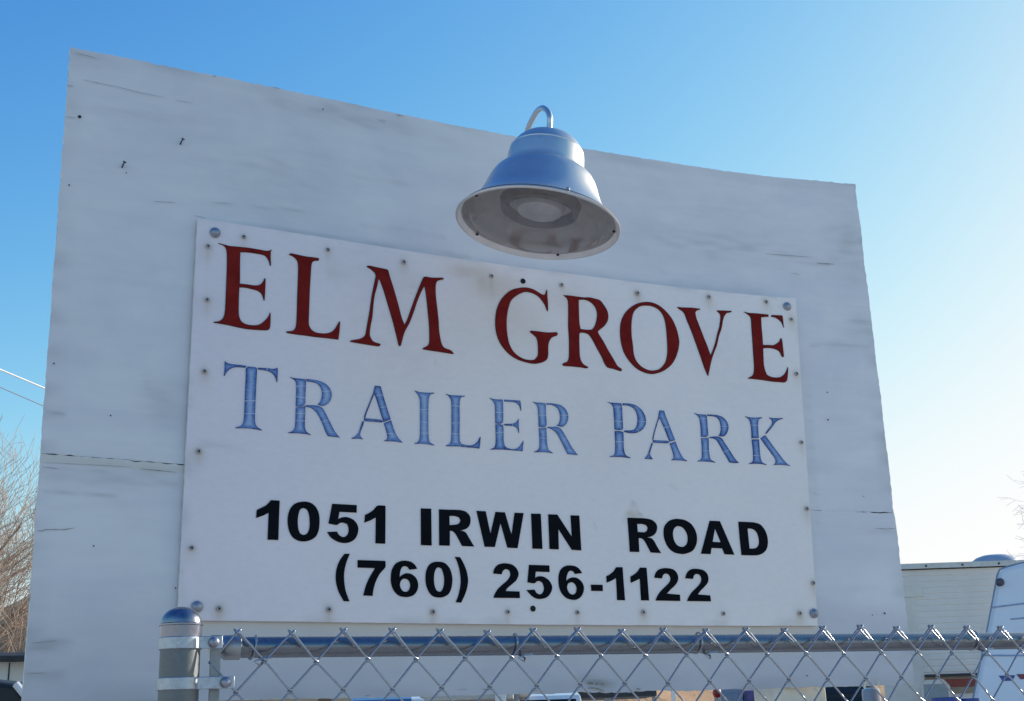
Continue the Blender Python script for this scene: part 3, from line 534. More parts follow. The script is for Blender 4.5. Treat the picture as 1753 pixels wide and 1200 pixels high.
('A','blue',[[(16709,8039),(16856,8036),(16888,8162),(16975,8400),(17061,8637),(17157,8893),(16975,8940),(16922,8813),(16836,8577),(16747,8377),(16692,8268),(16651,8252)],[(16971,8996),(17164,8933),(17215,9075),(17304,9274),(17397,9417),(17514,9476),(17496,9490),(17372,9474),(17183,9474),(16995,9484),(17001,9465),(17073,9425),(17070,9323),(17022,9141)],[(16651,8256),(16675,8279),(16619,8404),(16543,8595),(16465,8803),(16441,8906),(16405,8921),(16446,8786),(16536,8539)],[(16425,8931),(16601,8928),(16893,8926),(16970,8955),(16908,8990),(16720,9001),(16450,9004),(16412,8963)],[(16377,9015),(16418,9018),(16368,9141),(16305,9291),(16309,9382),(16378,9485),(16352,9493),(16250,9486),(16127,9487),(16139,9461),(16206,9388),(16252,9312)]],[(16807,8541,17008,8510),(16240,9340,16322,9341)]),
('R','blue',[[(17859,8041),(17985,8066),(18134,8068),(18252,8064),(18283,8129),(18281,8347),(18281,8594),(18281,8660),(18238,8719),(18162,8736),(18030,8736),(18051,8494),(18041,8286),(18028,8183),(17961,8101)],[(18039,8777),(18159,8770),(18287,8763),(18270,9009),(18266,9197),(18287,9364),(18345,9426),(18458,9472),(18446,9483),(18309,9471),(18141,9464),(17992,9468),(17860,9478),(17870,9459),(17965,9417),(18014,9340),(18038,9059)],[(18296,8057),(18478,8050),(18650,8058),(18817,8106),(18937,8213),(18989,8344),(18985,8440),(18937,8557),(18853,8657),(18764,8692),(18636,8678),(18686,8609),(18724,8493),(18731,8340),(18700,8218),(18622,8127),(18496,8097),(18313,8098)],[(18289,8744),(18441,8713),(18602,8704),(18736,8758),(18830,8904),(18963,9087),(19074,9270),(19160,9379),(19249,9454),(19098,9466),(18928,9455),(18856,9318),(18744,9135),(18635,8933),(18539,8806),(18436,8765),(18309,8758)]],[(18032,8211,18285,8176),(18029,9162,18270,9153),(18754,9150,18953,9078),(18727,8388,18986,8379),(18511,8048,18496,8098)]),
('K','blue',[[(19591,8035),(19709,8054),(19904,8058),(20057,8044),(20184,8032),(20164,8058),(20074,8092),(20034,8161),(20009,8308),(19998,8520),(19998,8670),(19754,8690),(19770,8493),(19764,8263),(19733,8139),(19653,8072)],[(19755,8728),(20000,8716),(19994,8923),(19994,9209),(20012,9341),(20059,9415),(20183,9464),(20160,9476),(20022,9455),(19829,9453),(19580,9473),(19592,9458),(19704,9411),(19744,9334),(19764,9067)],[(20416,8025),(20534,8039),(20706,8036),(20902,8021),(20878,8042),(20744,8087),(20629,8161),(20506,8302),(20386,8424),(20278,8535),(20246,8523),(20321,8427),(20442,8296),(20514,8186),(20506,8099)],[(20062,8680),(20230,8576),(20315,8697),(20466,8902),(20655,9144),(20768,9293),(20883,9413),(20994,9476),(20772,9455),(20601,9455),(20429,9468),(20453,9442),(20500,9398),(20510,9302),(20399,9135),(20228,8912)]],[(19761,8292,20015,8288),(19756,9220,19993,9219)]),
('1','black',[[(4975,11632),(4987,11440),(5088,11385),(5220,11308),(5331,11185),(5546,11186),(5538,11658),(5534,12141),(5270,12143),(5275,11810),(5280,11491),(5154,11564)]],[]),
('0','black',[[(6172,11178),(6344,11206),(6474,11307),(6551,11468),(6568,11652),(6549,11858),(6482,12014),(6355,12110),(6186,12153),(6017,12133),(5879,12048),(5793,11890),(5758,11689),(5771,11505),(5836,11339),(5960,11226)],[(6153,11333),(6239,11370),(6294,11480),(6317,11664),(6309,11827),(6258,11952),(6163,11996),(6078,11969),(6030,11860),(6010,11677),(6024,11514),(6069,11378)]],[]),
('5','black',[[(6895,11194),(7541,11194),(7541,11382),(7087,11384),(7051,11568),(7171,11517),(7302,11511),(7457,11570),(7557,11680),(7586,11793),(7558,11940),(7470,12067),(7327,12139),(7174,12151),(7022,12116),(6869,12029),(6771,11900),(7024,11879),(7075,11959),(7173,12007),(7261,11983),(7322,11898),(7330,11784),(7292,11682),(7182,11649),(7095,11666),(7019,11715),(6801,11687),(6843,11475)]],[]),
('1','black',[[(7751,11623),(7768,11426),(7880,11372),(8004,11282),(8106,11177),(8321,11170),(8317,11636),(8310,12129),(8047,12128),(8055,11815),(8060,11475),(7925,11553)]],[]),
('I','black',[[(9303,11186),(9593,11180),(9592,12126),(9297,12127)]],[]),
('R','black',[[(9816,11185),(10108,11181),(10394,11176),(10566,11207),(10678,11300),(10710,11416),(10678,11562),(10583,11657),(10439,11704),(10353,11712),(10467,11718),(10566,11761),(10635,11863),(10795,12112),(10458,12110),(10280,11811),(10196,11737),(10111,11727),(10103,12114),(9807,12116)],[(10105,11343),(10247,11337),(10375,11365),(10425,11441),(10386,11521),(10300,11559),(10106,11585)]],[]),
('W','black',[[(10890,11174),(11154,11176),(11278,11775),(11443,11180),(11715,11181),(11891,11780),(12004,11178),(12267,11180),(12054,12118),(11762,12114),(11580,11461),(11393,12106),(11103,12107)]],[]),
('I','black',[[(12493,11185),(12777,11179),(12787,12119),(12496,12119)]],[]),
('N','black',[[(13002,11184),(13274,11182),(13690,11777),(13681,11186),(13944,11184),(13955,12129),(13672,12120),(13286,11561),(13274,12120),(13002,12116)]],[]),
('R','black',[[(15452,11190),(15747,11185),(16033,11188),(16232,11227),(16355,11324),(16378,11436),(16337,11563),(16244,11654),(16111,11703),(16024,11723),(16166,11736),(16247,11804),(16324,11940),(16452,12141),(16129,12131),(15959,11824),(15865,11745),(15765,11742),(15761,12127),(15466,12127),(15463,11676)],[(15744,11351),(15907,11345),(16034,11379),(16078,11446),(16052,11534),(15962,11577),(15748,11573)]],[]),
('O','black',[[(17080,11166),(17312,11197),(17509,11313),(17625,11502),(17653,11692),(17601,11896),(17460,12064),(17235,12144),(17088,12150),(16860,12102),(16697,11968),(16602,11770),(16582,11569),(16632,11378),(16783,11234),(16933,11178)],[(17093,11369),(17221,11411),(17327,11548),(17353,11700),(17317,11852),(17222,11936),(17104,11953),(16978,11899),(16893,11762),(16877,11586),(16917,11458),(17004,11385)]],[]),
('A','black',[[(18117,11187),(18448,11188),(18839,12138),(18525,12131),(18457,11966),(18102,11961),(18057,12135),(17748,12131)],[(18271,11394),(18428,11796),(18153,11787)]],[]),
('D','black',[[(19068,11186),(19368,11188),(19609,11198),(19799,11256),(19933,11417),(19993,11625),(19982,11820),(19905,11990),(19743,12104),(19574,12143),(19080,12146),(19067,11658)],[(19350,11379),(19500,11380),(19629,11450),(19690,11592),(19701,11774),(19644,11891),(19534,11945),(19359,11954),(19353,11651)]],[]),
('(','black',[[(7229,12418),(7365,12413),(7278,12620),(7225,12846),(7219,13048),(7260,13310),(7361,13569),(7218,13567),(7087,13353),(7022,13154),(7003,12973),(7030,12770),(7104,12585)]],[]),
('7','black',[[(7574,12560),(8312,12558),(8311,12713),(8161,12882),(8049,13090),(7993,13275),(7971,13427),(7729,13422),(7783,13218),(7872,13012),(8038,12745),(7574,12744)]],[]),
('6','black',[[(9180,12730),(8974,12757),(8918,12692),(8838,12673),(8758,12711),(8712,12826),(8699,12951),(8791,12882),(8905,12846),(9041,12876),(9154,12971),(9203,13105),(9185,13251),(9092,13377),(8967,13430),(8831,13439),(8673,13405),(8539,13284),(8473,13121),(8463,12957),(8493,12770),(8589,12622),(8725,12551),(8862,12535),(9022,12563),(9124,12638)],[(8846,12985),(8937,13018),(8988,13120),(8969,13234),(8912,13297),(8843,13311),(8765,13280),(8709,13178),(8717,13074),(8767,13007)]],[]),
('0','black',[[(9784,12533),(9947,12562),(10074,12675),(10141,12833),(10156,13001),(10126,13191),(10037,13350),(9884,13426),(9768,13436),(9619,13409),(9505,13307),(9432,13142),(9412,12955),(9432,12787),(9504,12638),(9621,12554)],[(9782,12672),(9863,12708),(9914,12838),(9934,12985),(9913,13153),(9852,13270),(9782,13294),(9714,13262),(9662,13158),(9642,12991),(9658,12823),(9711,12706)]],[]),
(')','black',[[(10244,12396),(10386,12401),(10488,12569),(10566,12759),(10601,12971),(10568,13183),(10492,13375),(10394,13555),(10247,13550),(10328,13356),(10385,13123),(10396,12954),(10366,12721),(10312,12531)]],[]),
('2','black',[[(11327,12798),(11361,12680),(11456,12578),(11579,12533),(11711,12526),(11873,12555),(11992,12638),(12055,12756),(12046,12856),(11980,12966),(11855,13068),(11719,13170),(11666,13243),(12071,13250),(12077,13418),(11318,13422),(11361,13319),(11445,13201),(11570,13091),(11716,12980),(11800,12879),(11824,12797),(11796,12715),(11726,12677),(11655,12687),(11592,12747),(11569,12813)]],[]),
('5','black',[[(12377,12551),(12973,12553),(12974,12728),(12564,12723),(12536,12884),(12651,12845),(12785,12855),(12927,12932),(13009,13041),(13032,13142),(12984,13270),(12865,13391),(12698,13434),(12555,13425),(12414,13350),(12326,13261),(12281,13210),(12507,13195),(12561,13276),(12641,13317),(12725,13296),(12780,13218),(12790,13127),(12757,13017),(12667,12967),(12584,12983),(12514,13030),(12313,13010),(12346,12768)]],[]),
('6','black',[[(13948,12738),(13731,12764),(13682,12696),(13609,12674),(13533,12718),(13479,12839),(13458,12960),(13556,12885),(13684,12855),(13820,12886),(13931,12981),(13983,13110),(13959,13249),(13878,13370),(13748,13442),(13611,13447),(13446,13403),(13316,13285),(13250,13139),(13230,12955),(13250,12788),(13316,12648),(13446,12561),(13595,12540),(13763,12564),(13875,12637)],[(13614,12986),(13697,13012),(13756,13095),(13762,13187),(13721,13280),(13628,13318),(13546,13282),(13488,13191),(13478,13098),(13518,13015)]],[]),
('-','black',[[(14204,13042),(14556,13041),(14557,13207),(14209,13206)]],[]),
('1','black',[[(14694,12980),(14691,12807),(14798,12758),(14922,12671),(15012,12559),(15205,12556),(15211,12912),(15225,13448),(14986,13444),(14989,13160),(14987,12844),(14853,12921)]],[]),
('1','black',[[(15439,12975),(15440,12804),(15560,12745),(15676,12658),(15760,12555),(15958,12557),(15966,12920),(15976,13447),(15731,13444),(15729,13151),(15733,12851),(15592,12916)]],[]),
('2','black',[[(16194,12825),(16236,12706),(16332,12608),(16469,12563),(16626,12555),(16803,12585),(16909,12676),(16948,12801),(16915,12926),(16812,13043),(16681,13140),(16550,13256),(16968,13281),(16965,13453),(16185,13446),(16244,13335),(16354,13201),(16496,13085),(16627,12978),(16694,12891),(16697,12795),(16647,12722),(16559,12704),(16478,12740),(16426,12841)]],[]),
('2','black',[[(17182,12826),(17233,12700),(17332,12601),(17460,12560),(17642,12563),(17797,12603),(17893,12690),(17927,12816),(17894,12934),(17781,13051),(17647,13159),(17540,13270),(17942,13292),(17954,13456),(17187,13452),(17247,13346),(17360,13210),(17506,13093),(17628,12985),(17694,12878),(17687,12780),(17640,12719),(17550,12701),(17467,12741),(17420,12842)]],[])]
def smooth_loop(p, sub):
    n = len(p); out = []
    def corner(i):
        a = (p[i][0] - p[i-1][0], p[i][1] - p[i-1][1]); b = (p[(i+1) % n][0] - p[i][0], p[(i+1) % n][1] - p[i][1])
        la, lb = math.hypot(*a), math.hypot(*b)
        if la < 1e-9 or lb < 1e-9: return True
        c = (a[0]*b[0] + a[1]*b[1]) / la / lb
        return c < math.cos(R(44))
    cs = [corner(i) for i in range(n)]
    def tang(i, d):
        if cs[i]: return None
        return ((p[(i+1) % n][0] - p[i-1][0]) * .5, (p[(i+1) % n][1] - p[i-1][1]) * .5)
    for i in range(n):
        j = (i + 1) % n; a, b = p[i], p[j]
        L = math.hypot(b[0] - a[0], b[1] - a[1])
        ch = (b[0] - a[0], b[1] - a[1])
        def lim(t):
            if t is None: return ch
            l = math.hypot(*t); k = min(1., 1.0 * L / max(l, 1e-9)); return (t[0] * k, t[1] * k)
        m1, m2 = lim(tang(i, 1)), lim(tang(j, -1))
        straight = cs[i] and cs[j]
        N = 1 if straight else sub
        for k in range(N):
            s = k / N; h1 = 2*s**3 - 3*s*s + 1; h2 = s**3 - 2*s*s + s; h3 = -2*s**3 + 3*s*s; h4 = s**3 - s*s
            out.append((h1*a[0] + h2*m1[0] + h3*b[0] + h4*m2[0], h1*a[1] + h2*m1[1] + h3*b[1] + h4*m2[1]))
    return out
def area(p): return .5 * sum(p[i-1][0] * p[i][1] - p[i][0] * p[i-1][1] for i in range(len(p)))
def inset(p, d):
    """move every point of a loop d towards its left-hand side, mitred"""
    n = len(p); out = []
    for i in range(n):
        a = Vector((p[i][0] - p[i-1][0], p[i][1] - p[i-1][1])); b = Vector((p[(i+1) % n][0] - p[i][0], p[(i+1) % n][1] - p[i][1]))
        if a.length < 1e-9: a = b
        if b.length < 1e-9: b = a
        na = Vector((-a.y, a.x)).normalized(); nb = Vector((-b.y, b.x)).normalized(); m = na + nb
        if m.length < .35: out.append(p[i]); continue
        m.normalize(); k = min(1.6, 1 / max(.4, m.dot(na)))
        out.append((p[i][0] + m.x * d * k, p[i][1] + m.y * d * k))
    return out
WORDS = {'red': 'large red serif', 'blue': 'cracked faded blue serif', 'black': 'bold black sans serif'}
for ch, colr, contours, cracks in GLYPHS:
    mb = MB(); uvl = []; edg = []
    loops = [smooth_loop([(a * .0001, b * .0001) for a, b in c], 4) for c in contours]
    ars = [area(l) for l in loops]
    # group holes with the outline they lie in
    outs = []; 
    def inside(pt, poly):
        x, y = pt; r = False
        for i in range(len(poly)):
            (xa, ya), (xb, yb) = poly[i-1], poly[i]
            if (ya > y) != (yb > y) and x < (xb - xa) * (y - ya) / (yb - ya) + xa: r = not r
        return r
    holes = [i for i in range(len(loops)) if any(j != i and inside(loops[i][0], loops[j]) for j in range(len(loops)))]
    for i in range(len(loops)):
        if i in holes: continue
        outs.append([i] + [h for h in holes if inside(loops[h][0], loops[i])])
    for grp in outs:
        ls = []
        for q, i in enumerate(grp):
            l = loops[i]
            if (area(l) > 0) != (q == 0): l = l[::-1]      # outline one way, holes the other: material always on the left
            ls.append(l)
        def lay(lps, off, mi):
            pts = [p for l in lps for p in l]
            tris = tessellate_polygon([[Vector((a, b, 0)) for a, b in l] for l in lps])
            fs = []
            for t in tris:
                a, b, c = (pts[k] for k in t)
                ar = (b[0]-a[0]) * (c[1]-a[1]) - (c[0]-a[0]) * (b[1]-a[1])
                if abs(ar) < 1e-12: continue
                fs.append(t if ar < 0 else t[::-1])
            mb.add([SL(a, b, off) for a, b in pts], fs, mi); uvl.extend(pts); edg.extend([.02] * len(pts))
        def lay_fine(lps, off, mi, step=.0032):
            """the same outline with inner points, each knowing how far it lies from the paint edge"""
            segs = [(l[k-1], l[k]) for l in lps for k in range(len(l))]
            def isin(x, y):
                r = False
                for (xa, ya), (xb, yb) in segs:
                    if (ya > y) != (yb > y) and x < (xb - xa) * (y - ya) / (yb - ya) + xa: r = not r
                return r
            def dist(x, y):
                m = 9.
                for (xa, ya), (xb, yb) in segs:
                    dx, dy = xb - xa, yb - ya; t = ((x - xa) * dx + (y - ya) * dy) / max(1e-12, dx*dx + dy*dy); t = min(1, max(0, t))
                    m = min(m, (x - xa - dx*t) ** 2 + (y - ya - dy*t) ** 2)
                return math.sqrt(m)
            pts, ed = [], []
            for l in lps:
                n0 = len(pts); pts += list(l); ed += [(n0 + k, n0 + (k + 1) % len(l)) for k in range(len(l))]
            xs = [p[0] for p in pts]; ys = [p[1] for p in pts]; y = min(ys); row = 0
            while y < max(ys):
                x = min(xs) + (step / 2 if row % 2 else 0)
                while x < max(xs):
                    if isin(x, y) and dist(x, y) > step * .4: pts.append((x, y))
                    x += step
                y += step * .87; row += 1
            vv, _, ff, *_r = delaunay_2d_cdt([Vector(p) for p in pts], ed, [], 0, 1e-7)
            vv = [(v.x, v.y) for v in vv]; fs = []
            for t in ff:
                a, b, c = (vv[k] for k in t)
                if not isin((a[0]+b[0]+c[0]) / 3, (a[1]+b[1]+c[1]) / 3): continue
                ar = (b[0]-a[0]) * (c[1]-a[1]) - (c[0]-a[0]) * (b[1]-a[1])
                fs.append(tuple(t) if ar < 0 else tuple(t)[::-1])
            mb.add([SL(a, b, off) for a, b in vv], fs, mi); uvl.extend(vv); edg.extend([dist(a, b) for a, b in vv])
        if colr == 'blue': lay_fine(ls, PF + .0022, 0)
        else: lay(ls, PF + .0022, 1 if colr == 'red' else 0)
        for l in ls:                                         # the paint edge, down to the plate
            n0 = len(mb.v); n = len(l)
            mb.v += [tuple(SL(a, b, PF + .0022)) for a, b in l] + [tuple(SL(a, b, PF - .0008)) for a, b in l]; uvl.extend(l + l); edg.extend([0.] * (2 * n))
            for k in range(n):
                k2 = (k + 1) % n; mb.f.append((n0 + k, n0 + n + k, n0 + n + k2, n0 + k2)); mb.m.append(1 if colr != 'black' else 0)
        if colr == 'red': lay([inset(l, .0013) for l in ls], PF + .0026, 0)
    for (a, b, c, d) in cracks:
        a, b, c, d = a * .0001, b * .0001, c * .0001, d * .0001
        L = math.hypot(c - a, d - b); nx, ny = -(d - b) / L, (c - a) / L
        for k in range(5):
            wv = lambda t: (.0006 + .0006 * noise.noise((a * 90 + t * 3, b * 70, 4.)), .0012 * noise.noise((a * 50 + t * 5, b * 60, 8.)))
            (h0, o0), (h1, o1) = wv(k / 5), wv((k + 1) / 5)
            A = (a + (c - a) * k / 5 + nx * o0, b + (d - b) * k / 5 + ny * o0); B = (a + (c - a) * (k + 1) / 5 + nx * o1, b + (d - b) * (k + 1) / 5 + ny * o1)
            pts = [(A[0] + nx*h0, A[1] + ny*h0), (B[0] + nx*h1, B[1] + ny*h1), (B[0] - nx*h1, B[1] - ny*h1), (A[0] - nx*h0, A[1] - ny*h0)]
            ar = (pts[1][0]-pts[0][0]) * (pts[2][1]-pts[0][1]) - (pts[2][0]-pts[0][0]) * (pts[1][1]-pts[0][1])
            mb.add([SL(x, y, PF + .0026) for x, y in pts], [(0, 1, 2, 3) if ar < 0 else (3, 2, 1, 0)], 2); uvl.extend(pts); edg.extend([.02] * 4)
    kind = 'digit' if ch.isdigit() else ('letter' if ch.isalpha() else 'punctuation_mark')
    mats = {'red': [RED, RED_RIM], 'blue': [BLUE, BLUE_RIM, CRACK], 'black': [BLACK]}[colr]
    o = obj(kind, mb, mats, pn)
    o['label'] = '%s %s %s' % (WORDS[colr], {'(': 'opening', ')': 'closing', '-': 'short'}.get(ch, kind), {'(': 'bracket', ')': 'bracket', '-': 'dash'}.get(ch, ch))
    if colr == 'blue': o.data.attributes.new('edge', 'FLOAT', 'POINT').data.foreach_set('value', edg)
    uvs = o.data.uv_layers.new(name='UVMap')
    for lp in o.data.loops: uvs.data[lp.index].uv = uvl[lp.vertex_index]

# ------------------------------------------------------------------ the gooseneck lamp
LC = at(920.5, 386, 2.98)                       # centre of the shade opening
lax = Vector(((0.1503, 0.0544, 0.9871))).normalized()
RL = 0.208
lp_ = thing('gooseneck_lamp', 'silver bell shaded gooseneck lamp hanging over the sign', 'lamp', LC)
prof = [(.985, -.005), (1.0, .0), (1.008, .016), (.992, .030), (.955, .062), (.90, .112), (.84, .175), (.785, .25), (.742, .33), (.708, .415), (.680, .50), (.652, .57), (.615, .635), (.572, .682), (.530, .708), (.502, .718), (.492, .722), (.486, .735), (.481, .80), (.470, .93), (.462, .985), (.456, .992), (.458, 1.003), (.452, 1.012), (.43, 1.05), (.39, 1.11), (.335, 1.165), (.26, 1.21), (.17, 1.238), (.10, 1.248), (.0, 1.25)]
mb = MB(); mb.lathe([(r * RL, h * RL) for r, h in prof], LC, lax, 96)
sh = obj('lamp_shade', mb, SILVER, lp_, smooth=True, auto=30)
mb = MB()      # inside of the shade
mb.lathe([(.985 * RL, -.004 * RL)] + [((r - .022) * RL, h * RL) for r, h in prof[3:15]] + [(.42 * RL, .72 * RL), (.40 * RL, .95 * RL), (0, .96 * RL)], LC, lax, 72)
obj('reflector', mb, SILVER_IN, lp_, smooth=True)
mb = MB()      # domed clear lens set in the mouth
mb.lathe([(.94 * RL, .085 * RL), (.94 * RL, .055 * RL), (.91 * RL, .040 * RL), (.85 * RL, .034 * RL), (.835 * RL, .022 * RL), (.815 * RL, -.004 * RL), (.74 * RL, -.026 * RL), (.56 * RL, -.045 * RL), (.38 * RL, -.062 * RL), (.18 * RL, -.070 * RL), (0, -.072 * RL)][::-1], LC, lax, 72)
obj('lens', mb, LENS, lp_, smooth=True)
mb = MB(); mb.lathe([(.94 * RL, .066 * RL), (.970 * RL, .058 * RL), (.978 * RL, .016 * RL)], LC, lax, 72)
obj('gap_shade', mb, simple('olive_gap_shade', (.09, .08, .06), .7), lp_, smooth=True)  # dark olive ring painted as the shade in the gap round the lens
mb = MB(); mb.lathe([(.42 * RL, .16 * RL), (.47 * RL, .18 * RL), (.50 * RL, .30 * RL), (.40 * RL, .30 * RL), (.42 * RL, .16 * RL)], LC, lax, 48)
obj('reflection_ring', mb, simple('dark_reflection', (.09, .075, .075), .4, .5), lp_, smooth=True)  # dark ring added to stand for a reflection in the lens
mb2 = MB(); mb2.lathe([(r * RL, h * RL) for r, h in [(0, .12), (.16, .13), (.27, .18), (.31, .27), (.29, .37), (.22, .47), (.15, .57), (.13, .62)]], LC, lax, 32)
obj('bulb', mb2, simple('frosted_bulb', (.88, .86, .83), .25, 0, .05), lp_, smooth=True)
mb = MB(); mb.lathe([(r * RL, h * RL) for r, h in [(.15, .60), (.15, .97), (.0, .97)]], LC, lax, 24)
obj('socket', mb, simple('dark_socket', (.10, .09, .09), .5), lp_, smooth=True)
# retaining clips and the little screw on the rim
for a in range(5):
    mb = MB()
    w_ = a * 2 * math.pi / 5 + .5
    e = lax.orthogonal().normalized(); e2 = lax.cross(e); q = LC + (e * math.cos(w_) + e2 * math.sin(w_)) * RL * .925 + lax * RL * .042
    mb.lathe([(0, -.004), (.0035, -.003), (.004, 0)], q, lax, 10)
    obj('lens_clip', mb, SCREWD, lp_, smooth=True)
mb = MB(); q = (Vector((0.1457, 2.7943, 2.9101)), Vector((0.3645, -0.7188, 0.592)))
mb.lathe([(.0045, -.002), (.0045, .003), (.003, .0045), (0, .005)], q[0], q[1], 12)
obj('rim_screw', mb, BAND, lp_, smooth=True)
# swan neck: up out of the cap, over, and back to the board
topc = LC + lax * (RL * 1.245)
mount = S(1.2595, 0.1325, -.002)
nb = -NB
ctl = [at(*q) for q in [(940.5, 222, 2.985), (941, 212, 2.985), (941, 200, 2.985), (937.5, 190.5, 3.0), (929.5, 184.8, 3.04), (920.5, 189.5, 3.09), (912, 203, 3.15), (904.5, 219, 3.21), (898, 243, 3.28), (893, 275, 3.36)]] + [mount]
path = []
for i in range(len(ctl) - 1):
    a, b, c, d = ctl[max(i-1, 0)], ctl[i], ctl[i+1], ctl[min(i+2, len(ctl)-1)]
    for k in range(6):
        t = k / 6; path.append(.5 * ((2 * b) + (c - a) * t + (2*a - 5*b + 4*c - d) * t*t + (3*b - a - 3*c + d) * t**3))
path.append(ctl[-1])
mb = MB(); mb.tube(path, .0075, 16)
obj('neck_arm', mb, SILVER, lp_, smooth=True)
mb = MB(); mb.lathe([(.052, .0), (.052, .006), (.045, .011), (.018, .016), (.010, .02)], mount + NB * .002, NB, 32)
obj('wall_plate', mb, SILVER, lp_, smooth=True)
mb = MB(); mb.lathe([(.013, -.004), (.013, .006), (.0085, .010)], topc - lax * .002, lax, 24)
obj('neck_collar', mb, SILVER, lp_, smooth=True)

# ------------------------------------------------------------------ chain-link fence in front
F0 = Vector((-0.4456727, 2.03938959, 0)); FD = Vector((.07756537, .03068972, 0)); PITCH = FD.length; FX = FD.normalized(); FN = Vector((FX.y, -FX.x, 0))
FT = 1.849
fe = thing('chain_link_fence', 'galvanised chain link fence with round capped end post in front of the sign', 'fence', F0 - FX * .105)
PC0 = F0 - FX * 0.0877; PR = .0302
def ring(mb, c, r0, r1, h, n=40): mb.lathe([(r0, -h/2), (r1, -h/2), (r1, h/2), (r0, h/2)], c, (0, 0, 1), n)
pc = Vector((PC0.x, PC0.y, 0))
mb = MB(); mb.lathe([(PR, -.1), (PR, 1.845)], pc, (0, 0, 1), 48)
ep = obj('end_post', mb, GALVP, fe, smooth=True)
mb = MB(); zc = 1.8555
mb.lathe([(PR + .0018, zc - .018), (PR + .0022, zc - .001), (PR + .0034, zc), (PR + .0034, zc + .0022), (PR + .0012, zc + .0035)] + [((PR + .001) * math.cos(a), zc + .0035 + (.0255) * math.sin(a)) for a in [R(x) for x in range(4, 91, 6)]], pc, (0, 0, 1), 48)
obj('post_cap', mb, CAPM, ep, smooth=True, auto=45)
def band(z, h, reach, flange=False):
    mb = MB(); ring(mb, pc + Vector((0, 0, z)), PR + .0002, PR + .0028, h)
    # two flat ears running to the mesh side
    for s in (1,) if not flange else (1,):
        a = pc + FX * (PR - .006) + FN * (PR - .012 if flange else PR - .004) + Vector((0, 0, z)); L = reach
        M = Matrix.Translation(a) @ Matrix(((FX.x, -FN.x, 0, 0), (FX.y, -FN.y, 0, 0), (0, 0, 1, 0), (0, 0, 0, 1)))
        mb.box((0, -.0013, -h/2), (L, .0013, h/2), 0, M)
    o = obj('brace_band', mb, BAND, fe, smooth=True, auto=30, bevel=.0012)
    q = pc + FX * (PR - .006 + reach - .014) + FN * (PR + .0 if not flange else PR - .010) + Vector((0, 0, z))
    mb = MB(); mb.lathe([(.0085, -.002), (.0085, .001), (.0075, .0045), (.0045, .0068), (0, .0076)], q, FN, 20)
    obj('carriage_bolt', mb, BOLTM, o, smooth=True)
for z, h, L in [(1.8282, 0.0185, 0.036), (1.7679, 0.0185, 0.056)]: band(z, h, L)
mb = MB()
tb = pc + FX * 0.053 + FN * .004
mb.box((-.008, -.0026, .05), (.008, .0026, 1.8405), 0, Matrix.Translation(tb) @ Matrix(((FX.x, -FN.x, 0, 0), (FX.y, -FN.y, 0, 0), (0, 0, 1, 0), (0, 0, 0, 1))))
obj('tension_bar', mb, BARM, fe, bevel=.001)
ZR = 1.8235; RR = .0165; NW = 29
rb = F0 - FN * .026 + Vector((0, 0, ZR))
r0 = rb - FX * .018; r1 = rb + FX * (PITCH * NW + .02)
mb = MB(); mb.tube([r0 + (r1 - r0) * (i / 30) + Vector((0, 0, -.002 * math.sin(i / 30 * math.pi))) for i in range(31)], RR, 32)
rl = obj('top_rail', mb, GALV, fe, smooth=True)
mb = MB()
mb.lathe([(0, -.0025), (.006, -.0025), (.016, -.001), (RR + .0028, .003), (RR + .0030, .027), (RR + .0005, .0285)], r0 - FX * .002, FX, 32)
mb.tube([r0 - FX * .022 + FN * .004, r0 + FX * .0], .010, 12)
obj('rail_end_cup', mb, galv('cast_rail_cup', (.40, .41, .42), .40, 30), rl, smooth=True)
# far end post, beyond the frame
mb = MB(); q = rb + FX * (PITCH * NW + .05); q.z = 0
mb.lathe([(PR, -.1), (PR, 1.88), (PR * .8, 1.9), (0, 1.91)], q, (0, 0, 1), 32); obj('end_post', mb, GALVP, fe, smooth=True)
